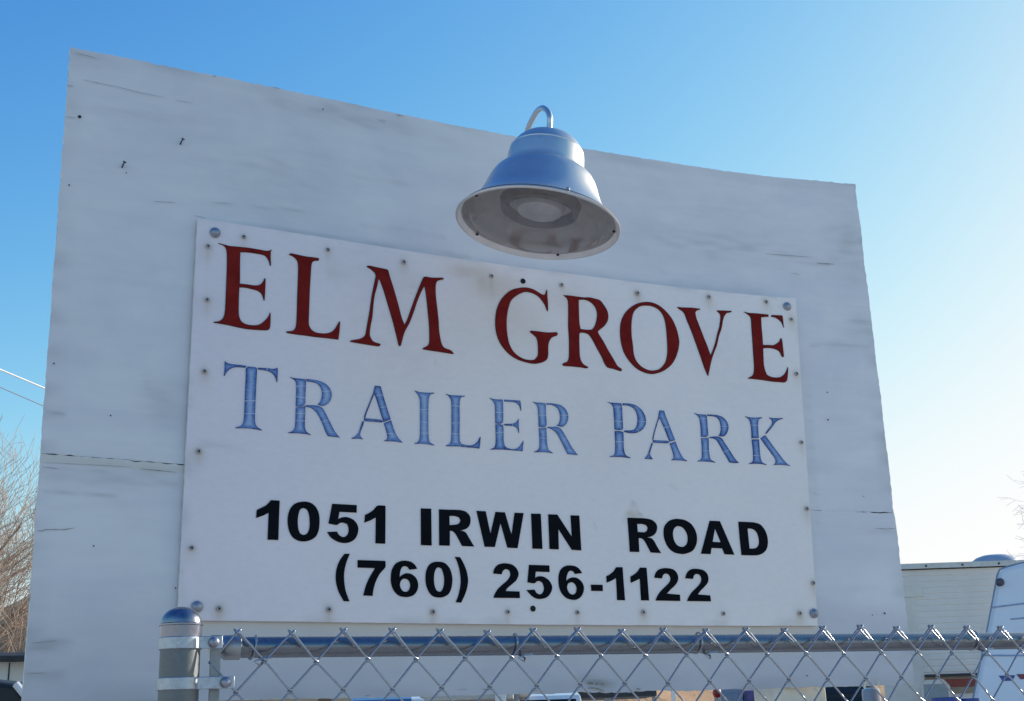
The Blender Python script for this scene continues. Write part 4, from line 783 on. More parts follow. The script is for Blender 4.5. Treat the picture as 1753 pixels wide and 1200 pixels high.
# woven wires: each one zig-zags between two half-pitch columns and hooks its neighbours at the nodes
mb = MB(); hp = PITCH / 2; vr = .0465; rw = .00172; dd = .0030; Z0 = FT - .003
rows = 38
wr = random.Random(11)
jx = {}; 
def node(c, r):
    if (c, r) not in jx: jx[(c, r)] = (wr.gauss(0, .0011), wr.gauss(0, .0010) if r else wr.gauss(0, .0016))
    a, b = jx[(c, r)]; return FX * (c * hp + a) + Vector((0, 0, -r * vr + b))
for k in range(-1, 2 * NW):
    pts = []
    base = F0 + Vector((0, 0, Z0)) + FN * .0035
    side = lambda r: k + ((r + k) % 2)         # node column of wire k at row r
    for r in range(rows + 1):
        c = side(r); p = base + node(c, r)
        s = 1 if c > k else -1                 # which side the hook lies on
        if r == 0:
            # knuckled top: over the neighbour and folded back down beside itself
            nxt = base + node(side(1), 1); dirn = (nxt - p).normalized(); ud = Vector((0, 0, 1))
            out = FX * s
            pts.append(p + dirn * .030 - FN * .0062 - out * .0010)
            pts.append(p + dirn * .014 - FN * .0072 + out * .0006)
            pts.append(p + dirn * .005 - FN * .0066 + out * .0026 + ud * .001)
            pts.append(p + out * .0042 - FN * .0042 + ud * .0024)
            pts.append(p + out * .0052 - FN * .0008 + ud * .0026)
            pts.append(p + out * .0040 + FN * .0022 + ud * .0012)
            pts.append(p + dirn * .010 + FN * dd)
        else:
            pr = base + node(side(r - 1), r - 1); d_in = (p - pr).normalized()
            f = 1 if (r % 2) else -1
            f = 1 if s > 0 else -1
            # arrives on the face given by its travel direction, leaves on the other
            fin = dd if s > 0 else -dd
            pts.append(p - d_in * .0065 + FN * fin * .9)
            pts.append(p + FX * s * .0016 + FN * fin * .75 + Vector((0, 0, .0016)))
            pts.append(p + FX * s * .0030)
            pts.append(p + FX * s * .0016 - FN * fin * .75 - Vector((0, 0, .0016)))
            if r < rows:
                nx = base + node(side(r + 1), r + 1); d_o = (nx - p).normalized()
                pts.append(p + d_o * .0065 - FN * fin * .9)
    if k == -1: pts = pts  # selvedge wire round the tension bar
    mb.tube(pts, rw, 8, True)
obj('wire_mesh', mb, WIRE, fe, smooth=True, auto=60)
for i, c in enumerate([0.367, 5.694, 9.986, 17.43]):
    mb = MB(); cz = ZR - vr * 0
    ctr = rb + FX * (c * PITCH)
    pts = []
    for a in range(0, 400, 24):
        w_ = R(a + 200)
        pts.append(ctr + FN * (RR + .0022) * math.cos(w_) * 1.12 + Vector((0, 0, (RR + .0022) * math.sin(w_))) + FX * (a / 400 - .5) * .016)
    pts += [ctr + FN * .024 + Vector((0, 0, -.024)) + FX * .010, ctr + FN * .034 + Vector((0, 0, -.030)) + FX * .004, ctr + FN * .036 + Vector((0, 0, -.024)) - FX * .006, ctr + FN * .033 + Vector((0, 0, -.019)) + FX * .006, ctr + FN * .030 + Vector((0, 0, -.018)) + FX * .022]
    mb.tube(pts, .0016, 6); obj('tie_wire', mb, WIRE, fe, smooth=True)

# ------------------------------------------------------------------ the setting
def m_ground():
    m = NT('desert_dirt'); v = m.coord()
    f = m.noise(v, .35, 6, .6); g = m.noise(v, 7, 6, .7)
    c = m.ramp(f, [(.3, (.50, .455, .40)), (.7, (.62, .575, .515))])
    c = m.mix(.4, c, m.ramp(g, [(.3, g3(.75)), (.7, g3(1.))]), 'MULTIPLY')
    m.color(c); m.bump(g, .5, .03); return m.set(.95, 0, .1)
def m_hill():
    m = NT('scrubby_hill'); v = m.coord()
    f = m.noise(v, .045, 7, .65, .3); g = m.noise(v, .30, 6, .7, .5)
    c = m.ramp(f, [(.3, (.50, .29, .15)), (.55, (.66, .41, .23)), (.75, (.76, .53, .34))])
    c = m.mix(m.ramp(g, [(.55, g3(0)), (.68, g3(.75))]), c, (.17, .13, .075))
    m.color(c); m.bump(g, .5, .6); return m.set(.95, 0, .05)
mb = MB(); n = 60
q = [-900, -500, -250, -120, -60, -30, -16, -8, -4, 0, 4, 8, 16, 30, 60, 120, 250, 500, 900]
for y in q:
    for x in q: mb.v.append((x, y, 0.))
L = len(q)
for j in range(L - 1):
    for i in range(L - 1): mb.f.append((j*L+i, j*L+i+1, (j+1)*L+i+1, (j+1)*L+i)); mb.m.append(0)
top(obj('ground', mb, m_ground()), 'pale brown bare dirt ground', 'ground', kind='structure')
# hill ridge: a rough heightfield beyond the park
mb = MB(); nx, ny = 240, 40
def crest(a):           # slope of the skyline by direction
    return .036 + .125 * math.exp(-((a + .22) / .26) ** 2)
for j in range(ny + 1):
    for i in range(nx + 1):
        x = -260 + 520 * i / nx; t = j / ny; y = 75 + 190 * t
        prof_ = .72 + .28 * (t * 2) ** 1.6 if t < .5 else math.cos((t - .5) * math.pi)
        nz = noise.fractal((x * .022, y * .022, 1.3), 1., 2., 5); gl = 1 - abs(noise.noise((x * .10, y * .03, 7.)) * 2)
        h = max(-.5, crest(x / y) * y * prof_ * (1 + .05 * nz) + 1.3 * nz * min(1, 2.6 * abs(t - .5)) + 1.6 * gl * min(1, 1.2 * abs(t - .5)))
        mb.v.append((x, y, h if 0 < j < ny else -.6))
for j in range(ny):
    for i in range(nx):
        a = j * (nx + 1) + i; mb.f.append((a, a + 1, a + nx + 2, a + nx + 1)); mb.m.append(0)
top(obj('hills', mb, m_hill(), smooth=True, auto=0), 'dry brown scrub covered hill behind the park', 'hill', kind='structure')

# bare trees
BARK = simple('bare_bark', (.30, .225, .165), .85, var=.35, scale=9, bump=.5)
HAZETWIG = simple('glare_pale_twigs', (.72, .66, .60), .85, var=.3, scale=5)  # paler twigs: bleaching by the bright sky is put into the colour
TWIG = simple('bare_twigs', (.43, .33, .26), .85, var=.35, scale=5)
PALETWIG = simple('pale_twigs', (.44, .335, .255), .85, var=.3, scale=5)
def bare_tree(base, hgt, seed, spread, label, lean=(0, 0), tw=None, levels=6, group='bare trees'):
    rnd = random.Random(seed); t = thing('bare_tree', label, 'tree', base, group)
    tr, cr = MB(), MB()
    def grow(p, d, L, r, lev):
        n = 4 if lev < 2 else 3; pts = [p]; rs = [r]; q = p.copy(); dd_ = d.copy()
        for i in range(n):
            dd_ = (dd_ + Vector((rnd.gauss(0, .10), rnd.gauss(0, .10), rnd.gauss(.02, .07)))).normalized()
            q = q + dd_ * (L / n); pts.append(q.copy()); rs.append(max(.0035, r * (1 - .45 * (i + 1) / n)))
        (tr if lev == 0 else cr).tube(pts, rs, 7 if lev < 2 else (5 if lev < 4 else 3), False)
        if lev >= levels: return
        k = 3 if lev == 0 else (rnd.choice((3, 4)) if lev < 4 else rnd.choice((2, 3, 3)))
        for i in range(k):
            f = 1. if i == 0 else rnd.uniform(.35, 1.)
            j = min(n, max(1, round(f * n))); o = pts[j]
            ax = Vector((rnd.gauss(0, 1), rnd.gauss(0, 1), rnd.gauss(0, .5))).normalized()
            e = d.cross(ax); e = e.normalized() if e.length > .01 else d.orthogonal()
            nd = (dd_ * rnd.uniform(.75, 1.) + e * rnd.uniform(.35, spread)).normalized()
            grow(o, nd, L * rnd.uniform(.58, .82), rs[j] * rnd.uniform(.55, .75), lev + 1)
    grow(Vector(base), Vector((lean[0], lean[1], 1)).normalized(), hgt * .27, hgt * .022, 0)
    obj('trunk', tr, BARK, t, smooth=True); obj('crown', cr, tw or TWIG, t, smooth=True)
    return t
def left_tree():
    """spreading many-stemmed tree whose limbs lean to the right, in front of the hill"""
    rnd = random.Random(31); base = Vector((-9.7, 18.5, 0)); t = thing('bare_tree', 'dense bare grey brown tree left of the board, nearest branches', 'tree', base, 'bare trees')
    tr, cr = MB(), MB()
    stem = [base + Vector((0, 0, -.1)), base + Vector((.08, 0, .6)), base + Vector((.2, .05, 1.2)), base + Vector((.25, .1, 1.9)), base + Vector((.2, .1, 2.6)), base + Vector((.3, .1, 3.5))]
    tr.tube(stem, [.26, .22, .19, .15, .10, .04], 12, False)
    def limb(p, d, L, r, lev):
        n = 6 if lev < 2 else 4; pts = [p]; rs = [r]; q = p.copy(); e = d.copy()
        for i in range(n):
            e = (e + Vector((rnd.gauss(0, .09), rnd.gauss(0, .09), rnd.gauss(.03, .09)))).normalized(); q = q + e * (L / n)
            pts.append(q.copy()); rs.append(max(.0028, r * (1 - .72 * (i + 1) / n)))
        cr.tube(pts, rs, 6 if lev < 1 else (4 if lev < 2 else 3), False)
        if lev >= 3: return
        for i in range((7, 6, 5)[lev]):
            f = rnd.uniform(.22, 1.); j = min(n, int(f * n) + 1); o = pts[j - 1].lerp(pts[j], f * n - int(f * n)) if j <= n else pts[n]
            a = Vector((rnd.gauss(0, 1), rnd.gauss(0, 1), rnd.gauss(0, 1))); a = (a - e * a.dot(e)).normalized()
            limb(o, (e * rnd.uniform(.7, 1.) + a * rnd.uniform(.35, .85) + Vector((0, 0, .12))).normalized(), L * rnd.uniform(.38, .58), rs[j] * rnd.uniform(.5, .75), lev + 1)
    for i in range(30):
        k = rnd.uniform(.9, 4.6); a = int(k); p = stem[a].lerp(stem[a + 1], k - a)
        az = rnd.gauss(0, .55) if i < 24 else rnd.uniform(1.5, 4.7)
        d = Vector((math.cos(az), math.sin(az), rnd.uniform(.25, .95))).normalized()
        limb(p, d, rnd.uniform(2.4, 3.8), rnd.uniform(.035, .06), 0)
    obj('trunk', tr, BARK, t, smooth=True); obj('crown', cr, PALETWIG, t, smooth=True)

left_tree()
bare_tree((-12.6, 26, 0), 11., 12, 1.0, 'farther bare pale tree left of the board, below the wires', (.20, 0), None, 7)
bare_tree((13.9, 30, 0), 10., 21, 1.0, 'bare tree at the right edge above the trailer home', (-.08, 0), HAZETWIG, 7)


# overhead wires
def wire(a, b, sag, r, mat, label, name='overhead_wire'):
    mb = MB(); pts = []
    for i in range(41):
        t = i / 40; p = a + (b - a) * t; p.z -= sag * 4 * t * (1 - t); pts.append(p)
    mb.tube(pts, r, 6); top(obj(name, mb, mat, smooth=True), label, 'wire', 'overhead wires left of the board')

CABW = simple('pale_cable', (.75, .74, .72), .4); CABD = simple('dark_cable', (.16, .19, .24), .6)
ptop = at(560, 868, 17)
wa, wb = at(-420, 456, 7.5), at(560, 868, 17); wire(wa * 2.2 - wb * 1.2, wb, 0, .0075, CABW, 'thick pale overhead wire sloping down left of the board')
wa, wb = at(-420, 481, 7.7), at(560, 905, 17); wire(wa * 2.2 - wb * 1.2, wb, 0, .0042, CABD, 'thin dark overhead wire below the pale one')
mb = MB(); mb.tube([(ptop.x, 17.12, -.2), (ptop.x, 17.12, ptop.z + .5)], [.13, .10], 16); top(obj('utility_pole', mb, simple('pole_wood', (.14, .10, .07), .9, var=.3), smooth=True), 'brown wooden utility pole behind the board', 'utility pole')


# ------------------------------------------------------------------ trailers, cars and buildings behind
def loft_box(mb, x0, x1, y0, y1, z0, z1, mi=0): mb.box((x0, y0, z0), (x1, y1, z1), mi)
RIBS = simple('beige_siding', (.86, .74, .63), .55, var=.06, scale=3, spec=.3)
TRIMB = simple('beige_trim', (.80, .69, .57), .5, var=.08, scale=6)
DARKT = simple('dark_trim', (.03, .028, .027), .5)
REDT = simple('rust_red_stripe', (.30, .055, .030), .5)
TANT = simple('tan_stripe', (.36, .26, .17), .55)
PALEB = simple('pale_gelcoat', (.74, .80, .87), .35, var=.06, scale=2)
BLUED = simple('blue_decal', (.03, .07, .28), .4)
REDD = simple('maroon_decal', (.22, .04, .07), .4)
GLASSD = simple('dark_window_glass', (.012, .014, .018), .15, spec=.25)
GLASSG = simple('dusty_window', (.33, .36, .34), .3)
TYRE = simple('tyre_rubber', (.018, .018, .018), .8)
RIM = galv('wheel_rim', (.55, .55, .56), .3, 20)
ROOFM = simple('trailer_roof', (.66, .62, .54), .55)
WHITEP = simple('white_vehicle_paint', (.76, .75, .72), .3, var=.04, scale=2)
GREYW = simple('grey_stucco', (.34, .35, .33), .85, var=.12, scale=5, bump=.2)
WHITEW = simple('white_sheet_metal', (.74, .71, .63), .5, var=.06, scale=4)
ROOFD = simple('dark_roofing', (.035, .037, .042), .7, var=.3, scale=8)
SEAMM = simple('blue_grey_seam', (.34, .43, .56), .5)  # plain blue-grey colour of the camper's seam lines
AMBER = simple('marker_lamp', (.08, .07, .09), .2)

# beige trailer home to the right of the board
Yh = 12.
xl = at(1508, 1100, Yh).x; zt = at(1640, 962, Yh).z
th = thing('trailer_home', 'long beige ribbed trailer home with red and tan stripes, right of the board', 'trailer home', (xl + 4, Yh, 0))
mb = MB()
z_lo, z_hi = .45, zt - .06
nr = 46
prof2 = []
for i in range(nr):                        # ribbed siding as a real profile, swept along the wall
    za = z_lo + (z_hi - z_lo) * i / nr; zb = z_lo + (z_hi - z_lo) * (i + 1) / nr
    prof2 += [(0., za + .004), (0., zb - .018), (.004, zb - .012), (.004, zb - .004)]
for a, b in zip(prof2[:-1], prof2[1:]):
    mb.add([(xl, Yh + a[0], a[1]), (xl + 9, Yh + a[0], a[1]), (xl + 9, Yh + b[0], b[1]), (xl, Yh + b[0], b[1])], [(0, 1, 2, 3)])
mb.prism([(xl, Yh + .012, z_lo), (xl + 9, Yh + .012, z_lo), (xl + 9, Yh + .012, z_hi), (xl, Yh + .012, z_hi)][::-1], (.95, 2.69, 0))
obj('wall', mb, RIBS, th)
mb = MB()
arc = [(xl - .05 + 9.1 * 0, 0)]
for i in range(9):
    y0, y1 = Yh - .03 + 2.76 * i / 9, Yh - .03 + 2.76 * (i + 1) / 9
    h = lambda y: .04 * math.sin(math.pi * (y - Yh + .03) / 2.76)
    k0, k1 = (y0 - Yh) * .353, (y1 - Yh) * .353; mb.add([(xl - .03 + k0, y0, zt - .012 + h(y0)), (xl + 9.03 + k0, y0, zt - .012 + h(y0)), (xl + 9.03 + k1, y1, zt - .012 + h(y1)), (xl - .03 + k1, y1, zt - .012 + h(y1))], [(0, 1, 2, 3)])
mb.box((xl - .03, Yh - .032, zt - .052), (xl + 9.03, Yh - .004, zt - .004))
rf = obj('roof', mb, ROOFM, th)
mb = MB(); p = at(1701, 951, Yh + .55)
mb.lathe([(.24, -.22), (.24, -.10), (.225, -.06), (.17, -.02), (.11, 0), (0, .004)], p, (0, 0, 1), 32)
obj('vent_dome', mb, simple('vent_plastic', (.34, .40, .48), .4), rf, smooth=True)
for i in range(26):
    mb = MB(); mb.lathe([(0, -.006), (.009, -.005), (.011, 0)], (xl + .15 + i * .34, Yh - .034, zt - .03), (0, 1, 0), 8)
    obj('trim_screw', mb, DARKT, th)
a = at(1566, 1028, Yh); b = at(1580, 1020, Yh)
mb = MB(); mb.box((xl - .012, Yh - .012, .45), (a.x, Yh + .02, a.z + .03)); mb.box((xl - .012, Yh - .012, a.z + .031), (b.x, Yh + .02, b.z + .10))
obj('corner_trim', mb, TRIMB, th, bevel=.004)
def stripe(y0, y1, mat, nm, d): 
    mb = MB(); mb.box((a.x + .01 if nm != 'x' else xl, Yh - d, at(1610, y1, Yh).z), (xl + 9, Yh + .004, at(1610, y0, Yh).z)); obj(nm, mb, mat, th)
stripe(1154, 1158.5, DARKT, 'awning_rail', .05); stripe(1159.5, 1163, TANT, 'tan_stripe', .012); stripe(1163.3, 1177, REDT, 'red_stripe', .012); stripe(1177.3, 1188, TANT, 'tan_stripe', .012)
mb = MB(); q0 = at(1578, 1166, Yh - .02); q1 = at(1621, 1166, Yh - .02)
fr = [(q0.x - .02, q0.z - .9), (q1.x + .02, q0.z - .9), (q1.x + .02, q0.z - .05), (q1.x - .03, q0.z + .01), (q0.x + .03, q0.z + .01), (q0.x - .02, q0.z - .05)]
mb.prism([(x, Yh - .014, z) for x, z in fr][::-1], (0, -.02, 0)); wn = obj('window_frame', mb, TRIMB, th, bevel=.004)
mb = MB(); mb.box((q0.x + .005, Yh - .037, q0.z - .86), (q1.x - .005, Yh - .0345, q0.z - .03)); obj('window_pane', mb, GLASSG, wn)

# pale camper nose in front of it
Yc = 8.
cam_t = thing('camper_trailer', 'pale blue white camper trailer with slanted nose in front of the beige trailer home', 'camper', (at(1690, 1200, Yc).x + 1.5, Yc, 0))
pp = [at(1652, 1262, Yc), at(1669, 1178, Yc), at(1689, 1080, Yc), at(1704, 1000, Yc), at(1706.5, 985, Yc), at(1711, 975, Yc), at(1722, 970.5, Yc), at(1740, 965.5, Yc), at(1765, 960, Yc), at(1850, 955, Yc)]
pp = [(p.x, p.z) for p in pp] + [(pp[-1].x + 3.2, pp[-1].z + .02), (pp[-1].x + 3.35, 1.2), (pp[-1].x + 3.2, .45), (pp[0].x + .5, .45), (pp[0].x + .06, .75)]
mb = MB(); mb.prism([(x, Yc, z) for x, z in pp][::-1], (1.05, 2.2, 0))
obj('body', mb, PALEB, cam_t, bevel=.03)
mb = MB()
edge = [Vector((x, Yc - .004, z)) for x, z in pp[:10]]
mb.tube(edge, .005, 6); obj('edge_trim', mb, simple('grey_trim', (.22, .26, .33), .4), cam_t, smooth=True)
for yy, dy, xa in ((1040, -12, 1697), (1060, -7, 1730), (1122, 0, 1682)):
    mb = MB(); mb.tube([at(xa, yy, Yc) + Vector((0, -.003, 0)), at(1840, yy + dy * 1.5, Yc) + Vector((0, -.003, 0))], .005, 5)
    obj('panel_seam', mb, SEAMM, cam_t)
mb = MB(); q = at(1711, 997, Yc); mb.lathe([(.025, 0), (.025, .02), (.018, .03), (0, .033)], q, (0, -1, 0), 16); obj('marker_light', mb, AMBER, cam_t, smooth=True)
for (xa, xb, ya, yb, m_, nm) in ((1711, 1732, 1156, 1166, BLUED, 'blue_decal'), (1741, 1775, 1153, 1163, REDD, 'maroon_decal'), (1778, 1850, 1155, 1165, BLUED, 'blue_decal')):
    mb = MB(); A, B = at(xa, yb, Yc), at(xb, ya, Yc)
    mb.prism([(A.x + .02, Yc - .0005, A.z), (B.x, Yc - .0005, A.z), (B.x + .02, Yc - .0005, B.z), (A.x, Yc - .0005, B.z)][::-1], (0, -.003, 0)); obj(nm, mb, m_, cam_t)
mb = MB(); mb.box((pp[9][0] + .4, Yc - .012, 1.3), (pp[9][0] + 1.6, Yc - .001, 1.95)); obj('window', mb, GLASSD, cam_t, bevel=.01)
for k in (0, 1):
    mb = MB(); c = (pp[9][0] + .6 + .75 * k, Yc - .01, .34); mb.lathe([(.17, 0), (.33, .0), (.34, .03), (.34, .19), (.33, .22), (0, .22)], c, (0, 1, 0), 28); wl = obj('wheel', mb, TYRE, cam_t, smooth=True)
    mb = MB(); mb.lathe([(0, -.03), (.05, -.03), (.07, -.005), (.15, .01), (.18, -.004)], c, (0, 1, 0), 24); obj('rim', mb, RIM, wl, smooth=True)
# gas bottles by the camper's nose
def bottle(px, py, Y, r, label):
    p = at(px, py, Y); t = thing('gas_bottle', label, 'gas bottle', (p.x, p.y, 0), 'gas bottles in front of the trailer home')
    mb = MB(); h = p.z - .10; mb.lathe([(r * .9, 0), (r * .9, .08), (r, .12), (r, h - r * .55), (r * .93, h - r * .28), (r * .7, h - r * .1), (r * .35, h), (0, h)], (p.x, p.y, 0), (0, 0, 1), 32)
    obj('cylinder', mb, PALEB, t, smooth=True)
    mb = MB(); mb.lathe([(r * .5, h - .03), (r * .5, h + .07), (r * .46, h + .07), (r * .46, h - .02)], (p.x, p.y, 0), (0, 0, 1), 24); obj('collar', mb, BLUED, t, smooth=True)
bottle(1617, 1184, 7.2, .15, 'pale blue gas bottle with dark collar, left of the pair by the camper')
bottle(1655, 1186, 7.3, .12, 'slimmer pale blue gas bottle touching the nose of the camper')

def vehicle(name, label, cat, loc, yaw, L, Wd, Hh, paint, van=False, group=None):
    """car built nose to +x, then turned about its base"""
    t = thing(name, label, cat, loc, group)
    M = Matrix.Translation(Vector(loc)) @ Matrix.Rotation(yaw, 4, 'Z')
    hz = .52 * Hh; nose = .14 if van else .27
    low = [(0, .32), (-.02, .55), (0, hz), (L * (1 - nose) , hz), (L * .97, hz * .86), (L, hz * .7), (L, .32)]
    green = [(.03, hz - .001), (.10 * L * .5, Hh * .93), (.09 * L, Hh), (L * (.62 if van else .55), Hh), (L * (.72 if van else .64), Hh * .96), (L * (.88 if van else .80), hz - .001)]
    mb = MB()
    mb.prism([(x - L / 2, -Wd / 2, z) for x, z in low][::-1], (0, Wd, 0), M)
    ins = .09
    n = len(green); A = [M @ Vector((x - L / 2, -Wd / 2 + ins * (z - hz) / (Hh - hz), z)) for x, z in green]; B = [M @ Vector((x - L / 2, Wd / 2 - ins * (z - hz) / (Hh - hz), z)) for x, z in green]
    mb.add(A + B, [tuple(range(n)), tuple(range(2 * n - 1, n - 1, -1))] + [(i, n + i, n + (i + 1) % n, (i + 1) % n) for i in range(n)])
    obj('body', mb, paint, t, bevel=.03)
    def side_pt(x, z, s, d=.004): 
        y = Wd / 2 - ins * (z - hz) / (Hh - hz) + d
        return M @ Vector((x - L / 2, s * y, z))
    zs0, zs1 = hz + .05, Hh * .93
    for s in (-1, 1):
        for a0, a1 in ((.10, .36), (.38, .66)) if not van else ((.12, .42), (.44, .74)):
            q = [side_pt(a0 * L, zs0, s), side_pt(a1 * L, zs0, s), side_pt((a1 - (.02 if a1 < .6 else .09)) * L, zs1, s), side_pt((a0 + .01) * L, zs1, s)]
            mb = MB(); mb.add(q, [(0, 1, 2, 3) if s < 0 else (3, 2, 1, 0)]); obj('window', mb, GLASSD, t)
    x2, z2 = green[-1]; x1, z1 = green[-2]
    dx, dz = x2 - x1, z2 - z1; nrm = Vector((-dz, 0, dx)).normalized() * .004
    def ws(f, y): return M @ (Vector((x1 + dx * f - L / 2, y, z1 + dz * f)) + nrm)
    mb = MB(); mb.add([ws(.08, -Wd * .40), ws(.92, -Wd * .45), ws(.92, Wd * .45), ws(.08, Wd * .40)], [(0, 1, 2, 3)]); obj('windscreen', mb, GLASSD, t)
    mb = MB(); q = [(.032, hz + .06), (.062 * L * .8, Hh * .90)]
    mb.add([M @ Vector((q[0][0] - L/2 - .02, -Wd*.42, q[0][1])), M @ Vector((q[1][0] - L/2 - .06, -Wd*.38, q[1][1])), M @ Vector((q[1][0] - L/2 - .06, Wd*.38, q[1][1])), M @ Vector((q[0][0] - L/2 - .02, Wd*.42, q[0][1]))], [(0, 3, 2, 1)]); obj('rear_window', mb, GLASSD, t)
    for s in (-1, 1):
        mb = MB(); mb.box((L / 2 - .06, s * Wd * .36 - .14, hz * .66), (L / 2 + .012, s * Wd * .36 + .14, hz * .82), 0, M); obj('headlight', mb, simple('headlight_glass', (.7, .7, .68), .1), t, bevel=.01)
        mb = MB(); mb.box((-L / 2 - .03, s * Wd * .43 - .07, hz * .72), (-L / 2 + .05, s * Wd * .43 + .07, hz * 1.0), 0, M); obj('tail_light', mb, simple('tail_lamp', (.35, .015, .012), .2), t, bevel=.01)
        for fx in (.18, .80):
            c = M @ Vector((fx * L - L / 2, s * (Wd / 2 + .012), .33)); ax = M.to_3x3() @ Vector((0, -s, 0))
            mb = MB(); mb.lathe([(.19, 0), (.31, 0), (.33, .03), (.33, .18), (.31, .21), (0, .21)], c, ax, 28); wl = obj('wheel', mb, TYRE, t, smooth=True)
            mb = MB(); mb.lathe([(0, -.012), (.05, -.012), (.08, .01), (.16, .014), (.20, -.004)], c, ax, 24); obj('rim', mb, RIM, wl, smooth=True)
    return t
def vpaint(n, c, r=.25): 
    m = simple(n, c, r, 0, .05, 3); m.node_tree.nodes['Principled BSDF'].inputs['Coat Weight'].default_value = 0 if c[0] < .03 else .4; return m
VB = vpaint('blue_car_paint', (.09, .15, .29)); VW = vpaint('white_car_paint', (.78, .77, .74)); VD = vpaint('black_car_paint', (.012, .012, .014), .6); VP = vpaint('pale_blue_car_paint', (.24, .29, .36))
def veh_at(px, py, Y, *a, **k):
    """stand a vehicle so that its roof reaches the height seen at (px, py)"""
    p = at(px, py, Y); name, label, cat, yaw, L, Wd = a[:6]
    return vehicle(name, label, cat, (p.x, p.y, 0), yaw, L, Wd, p.z, *a[6:], **k)
CG = 'vehicles parked behind the board'
veh_at(652, 1192, 34, 'parked_car', 'blue car parked far behind, left of the white one', 'car', R(-84), 4.5, 1.75, VB, group=CG)
veh_at(722, 1190, 37, 'parked_car', 'white car between the blue car and the porch home', 'car', R(-70), 4.6, 1.8, VW, group=CG)
veh_at(915, 1186, 30, 'parked_van', 'boxy white van seen under the middle of the board', 'van', R(-84), 4.8, 1.95, VW, van=True, group=CG)
veh_at(1424, 1177, 26, 'parked_van', 'black van with dark windows, right of the cream posts', 'van', R(75), 4.8, 1.8, VD, van=True, group=CG)
e_ = at(-3, 1170, 7.0); cv = (e_.x - 1.10, 7.9, 0); hv = e_.z / .96
vn = vehicle('parked_van', 'dark van at the lower left corner with pale windscreen trim', 'van', cv, R(3), 5.0, 1.8, hv, VD, True, CG)
mb = MB(); Mv = Matrix.Translation(Vector(cv)) @ Matrix.Rotation(R(3), 4, 'Z')
mb.tube([Mv @ Vector(((.72 - .5) * 5, -.90 + .082, hv * .96)), Mv @ Vector(((.80 - .5) * 5, -.90 + .045, hv * .745)), Mv @ Vector(((.88 - .5) * 5, -.905, hv * .525))], .022, 8)
obj('windscreen_trim', mb, WHITEP, vn, smooth=True)
# things stacked left of the cream posts
Yk = 14.; A = at(1233, 1180, Yk); B = at(1271, 1180, Yk); Cc = at(1405, 1180, Yk)
cb = thing('storage_cabinet', 'narrow pale blue metal cabinet left of the purple covered stack', 'cabinet', ((A.x + B.x) / 2, Yk, 0))
mb = MB(); mb.box((A.x, Yk, 0), (B.x, Yk + .5, A.z)); obj('case', mb, VP, cb, bevel=.01)
mb = MB(); mb.box((A.x + .02, Yk - .018, .1), (B.x - .015, Yk - .002, A.z - .05)); dr = obj('door', mb, VP, cb, bevel=.006)
mb = MB(); mb.tube([(B.x - .04, Yk - .02, 1.0), (B.x - .04, Yk - .045, 1.02), (B.x - .04, Yk - .045, 1.13), (B.x - .04, Yk - .02, 1.15)], .006, 6); obj('handle', mb, BARM, dr, smooth=True)
mb = MB(); nk = 14
for k in range(3):
    pass
ring_ = []
for lev, zz in enumerate([0, .5, 1.0, 1.4, 1.7, B.z - .08, B.z - .015, B.z]):
    inset_ = (0, .0, .0, .0, .0, .01, .05, .25)[lev]
    for k in range(40):
        w_ = 2 * math.pi * k / 40; hx, hy = (Cc.x - B.x) / 2 - .006, .40
        cx_, sy_ = math.cos(w_), math.sin(w_); q = max(abs(cx_), abs(sy_)) ** .9
        rx = hx * cx_ / q * (1 - inset_); ry = hy * sy_ / q * (1 - inset_)
        fold = .012 * noise.noise((w_ * 5, zz * .6, 3.)) * (1 if lev < 6 else .3)
        mb.v.append(((B.x + Cc.x) / 2 + rx + fold, Yk + .46 + ry + fold, zz))
for lev in range(7):
    for k in range(40):
        k2 = (k + 1) % 40; mb.f.append((lev * 40 + k, lev * 40 + k2, lev * 40 + 40 + k2, lev * 40 + 40 + k)); mb.m.append(0)
mb.f.append(tuple(range(280, 320))); mb.m.append(0)
top(obj('tarp_covered_stack', mb, simple('purple_tarp', (.15, .105, .23), .6, var=.35, scale=9, bump=.4), smooth=True, auto=50), 'tall stack under a purple tarp, left of the cream posts', 'tarp')
lt = thing('warning_lamp', 'small round red lamp on a slim stake beside the pale blue cabinet', 'lamp', (at(1227, 1187, Yk - .3).x, Yk - .3, 0))
p = at(1227.5, 1187, Yk - .3)
mb = MB(); mb.tube([(p.x, p.y, -.1), (p.x, p.y, p.z - .03)], .012, 8); obj('stake', mb, BARM, lt, smooth=True)
mb = MB(); mb.lathe([(0, -.045), (.03, -.038), (.045, -.012), (.046, .012), (.036, .036), (.016, .046), (0, .048)], p, (0, 0, 1), 20); obj('lens', mb, simple('red_plastic', (.33, .012, .010), .35), lt, smooth=True)

def gabled(name, label, cat, x0, x1, y0, y1, zw, mats, over=.25):
    t = thing(name, label, cat, ((x0 + x1) / 2, y0, 0))
    return t
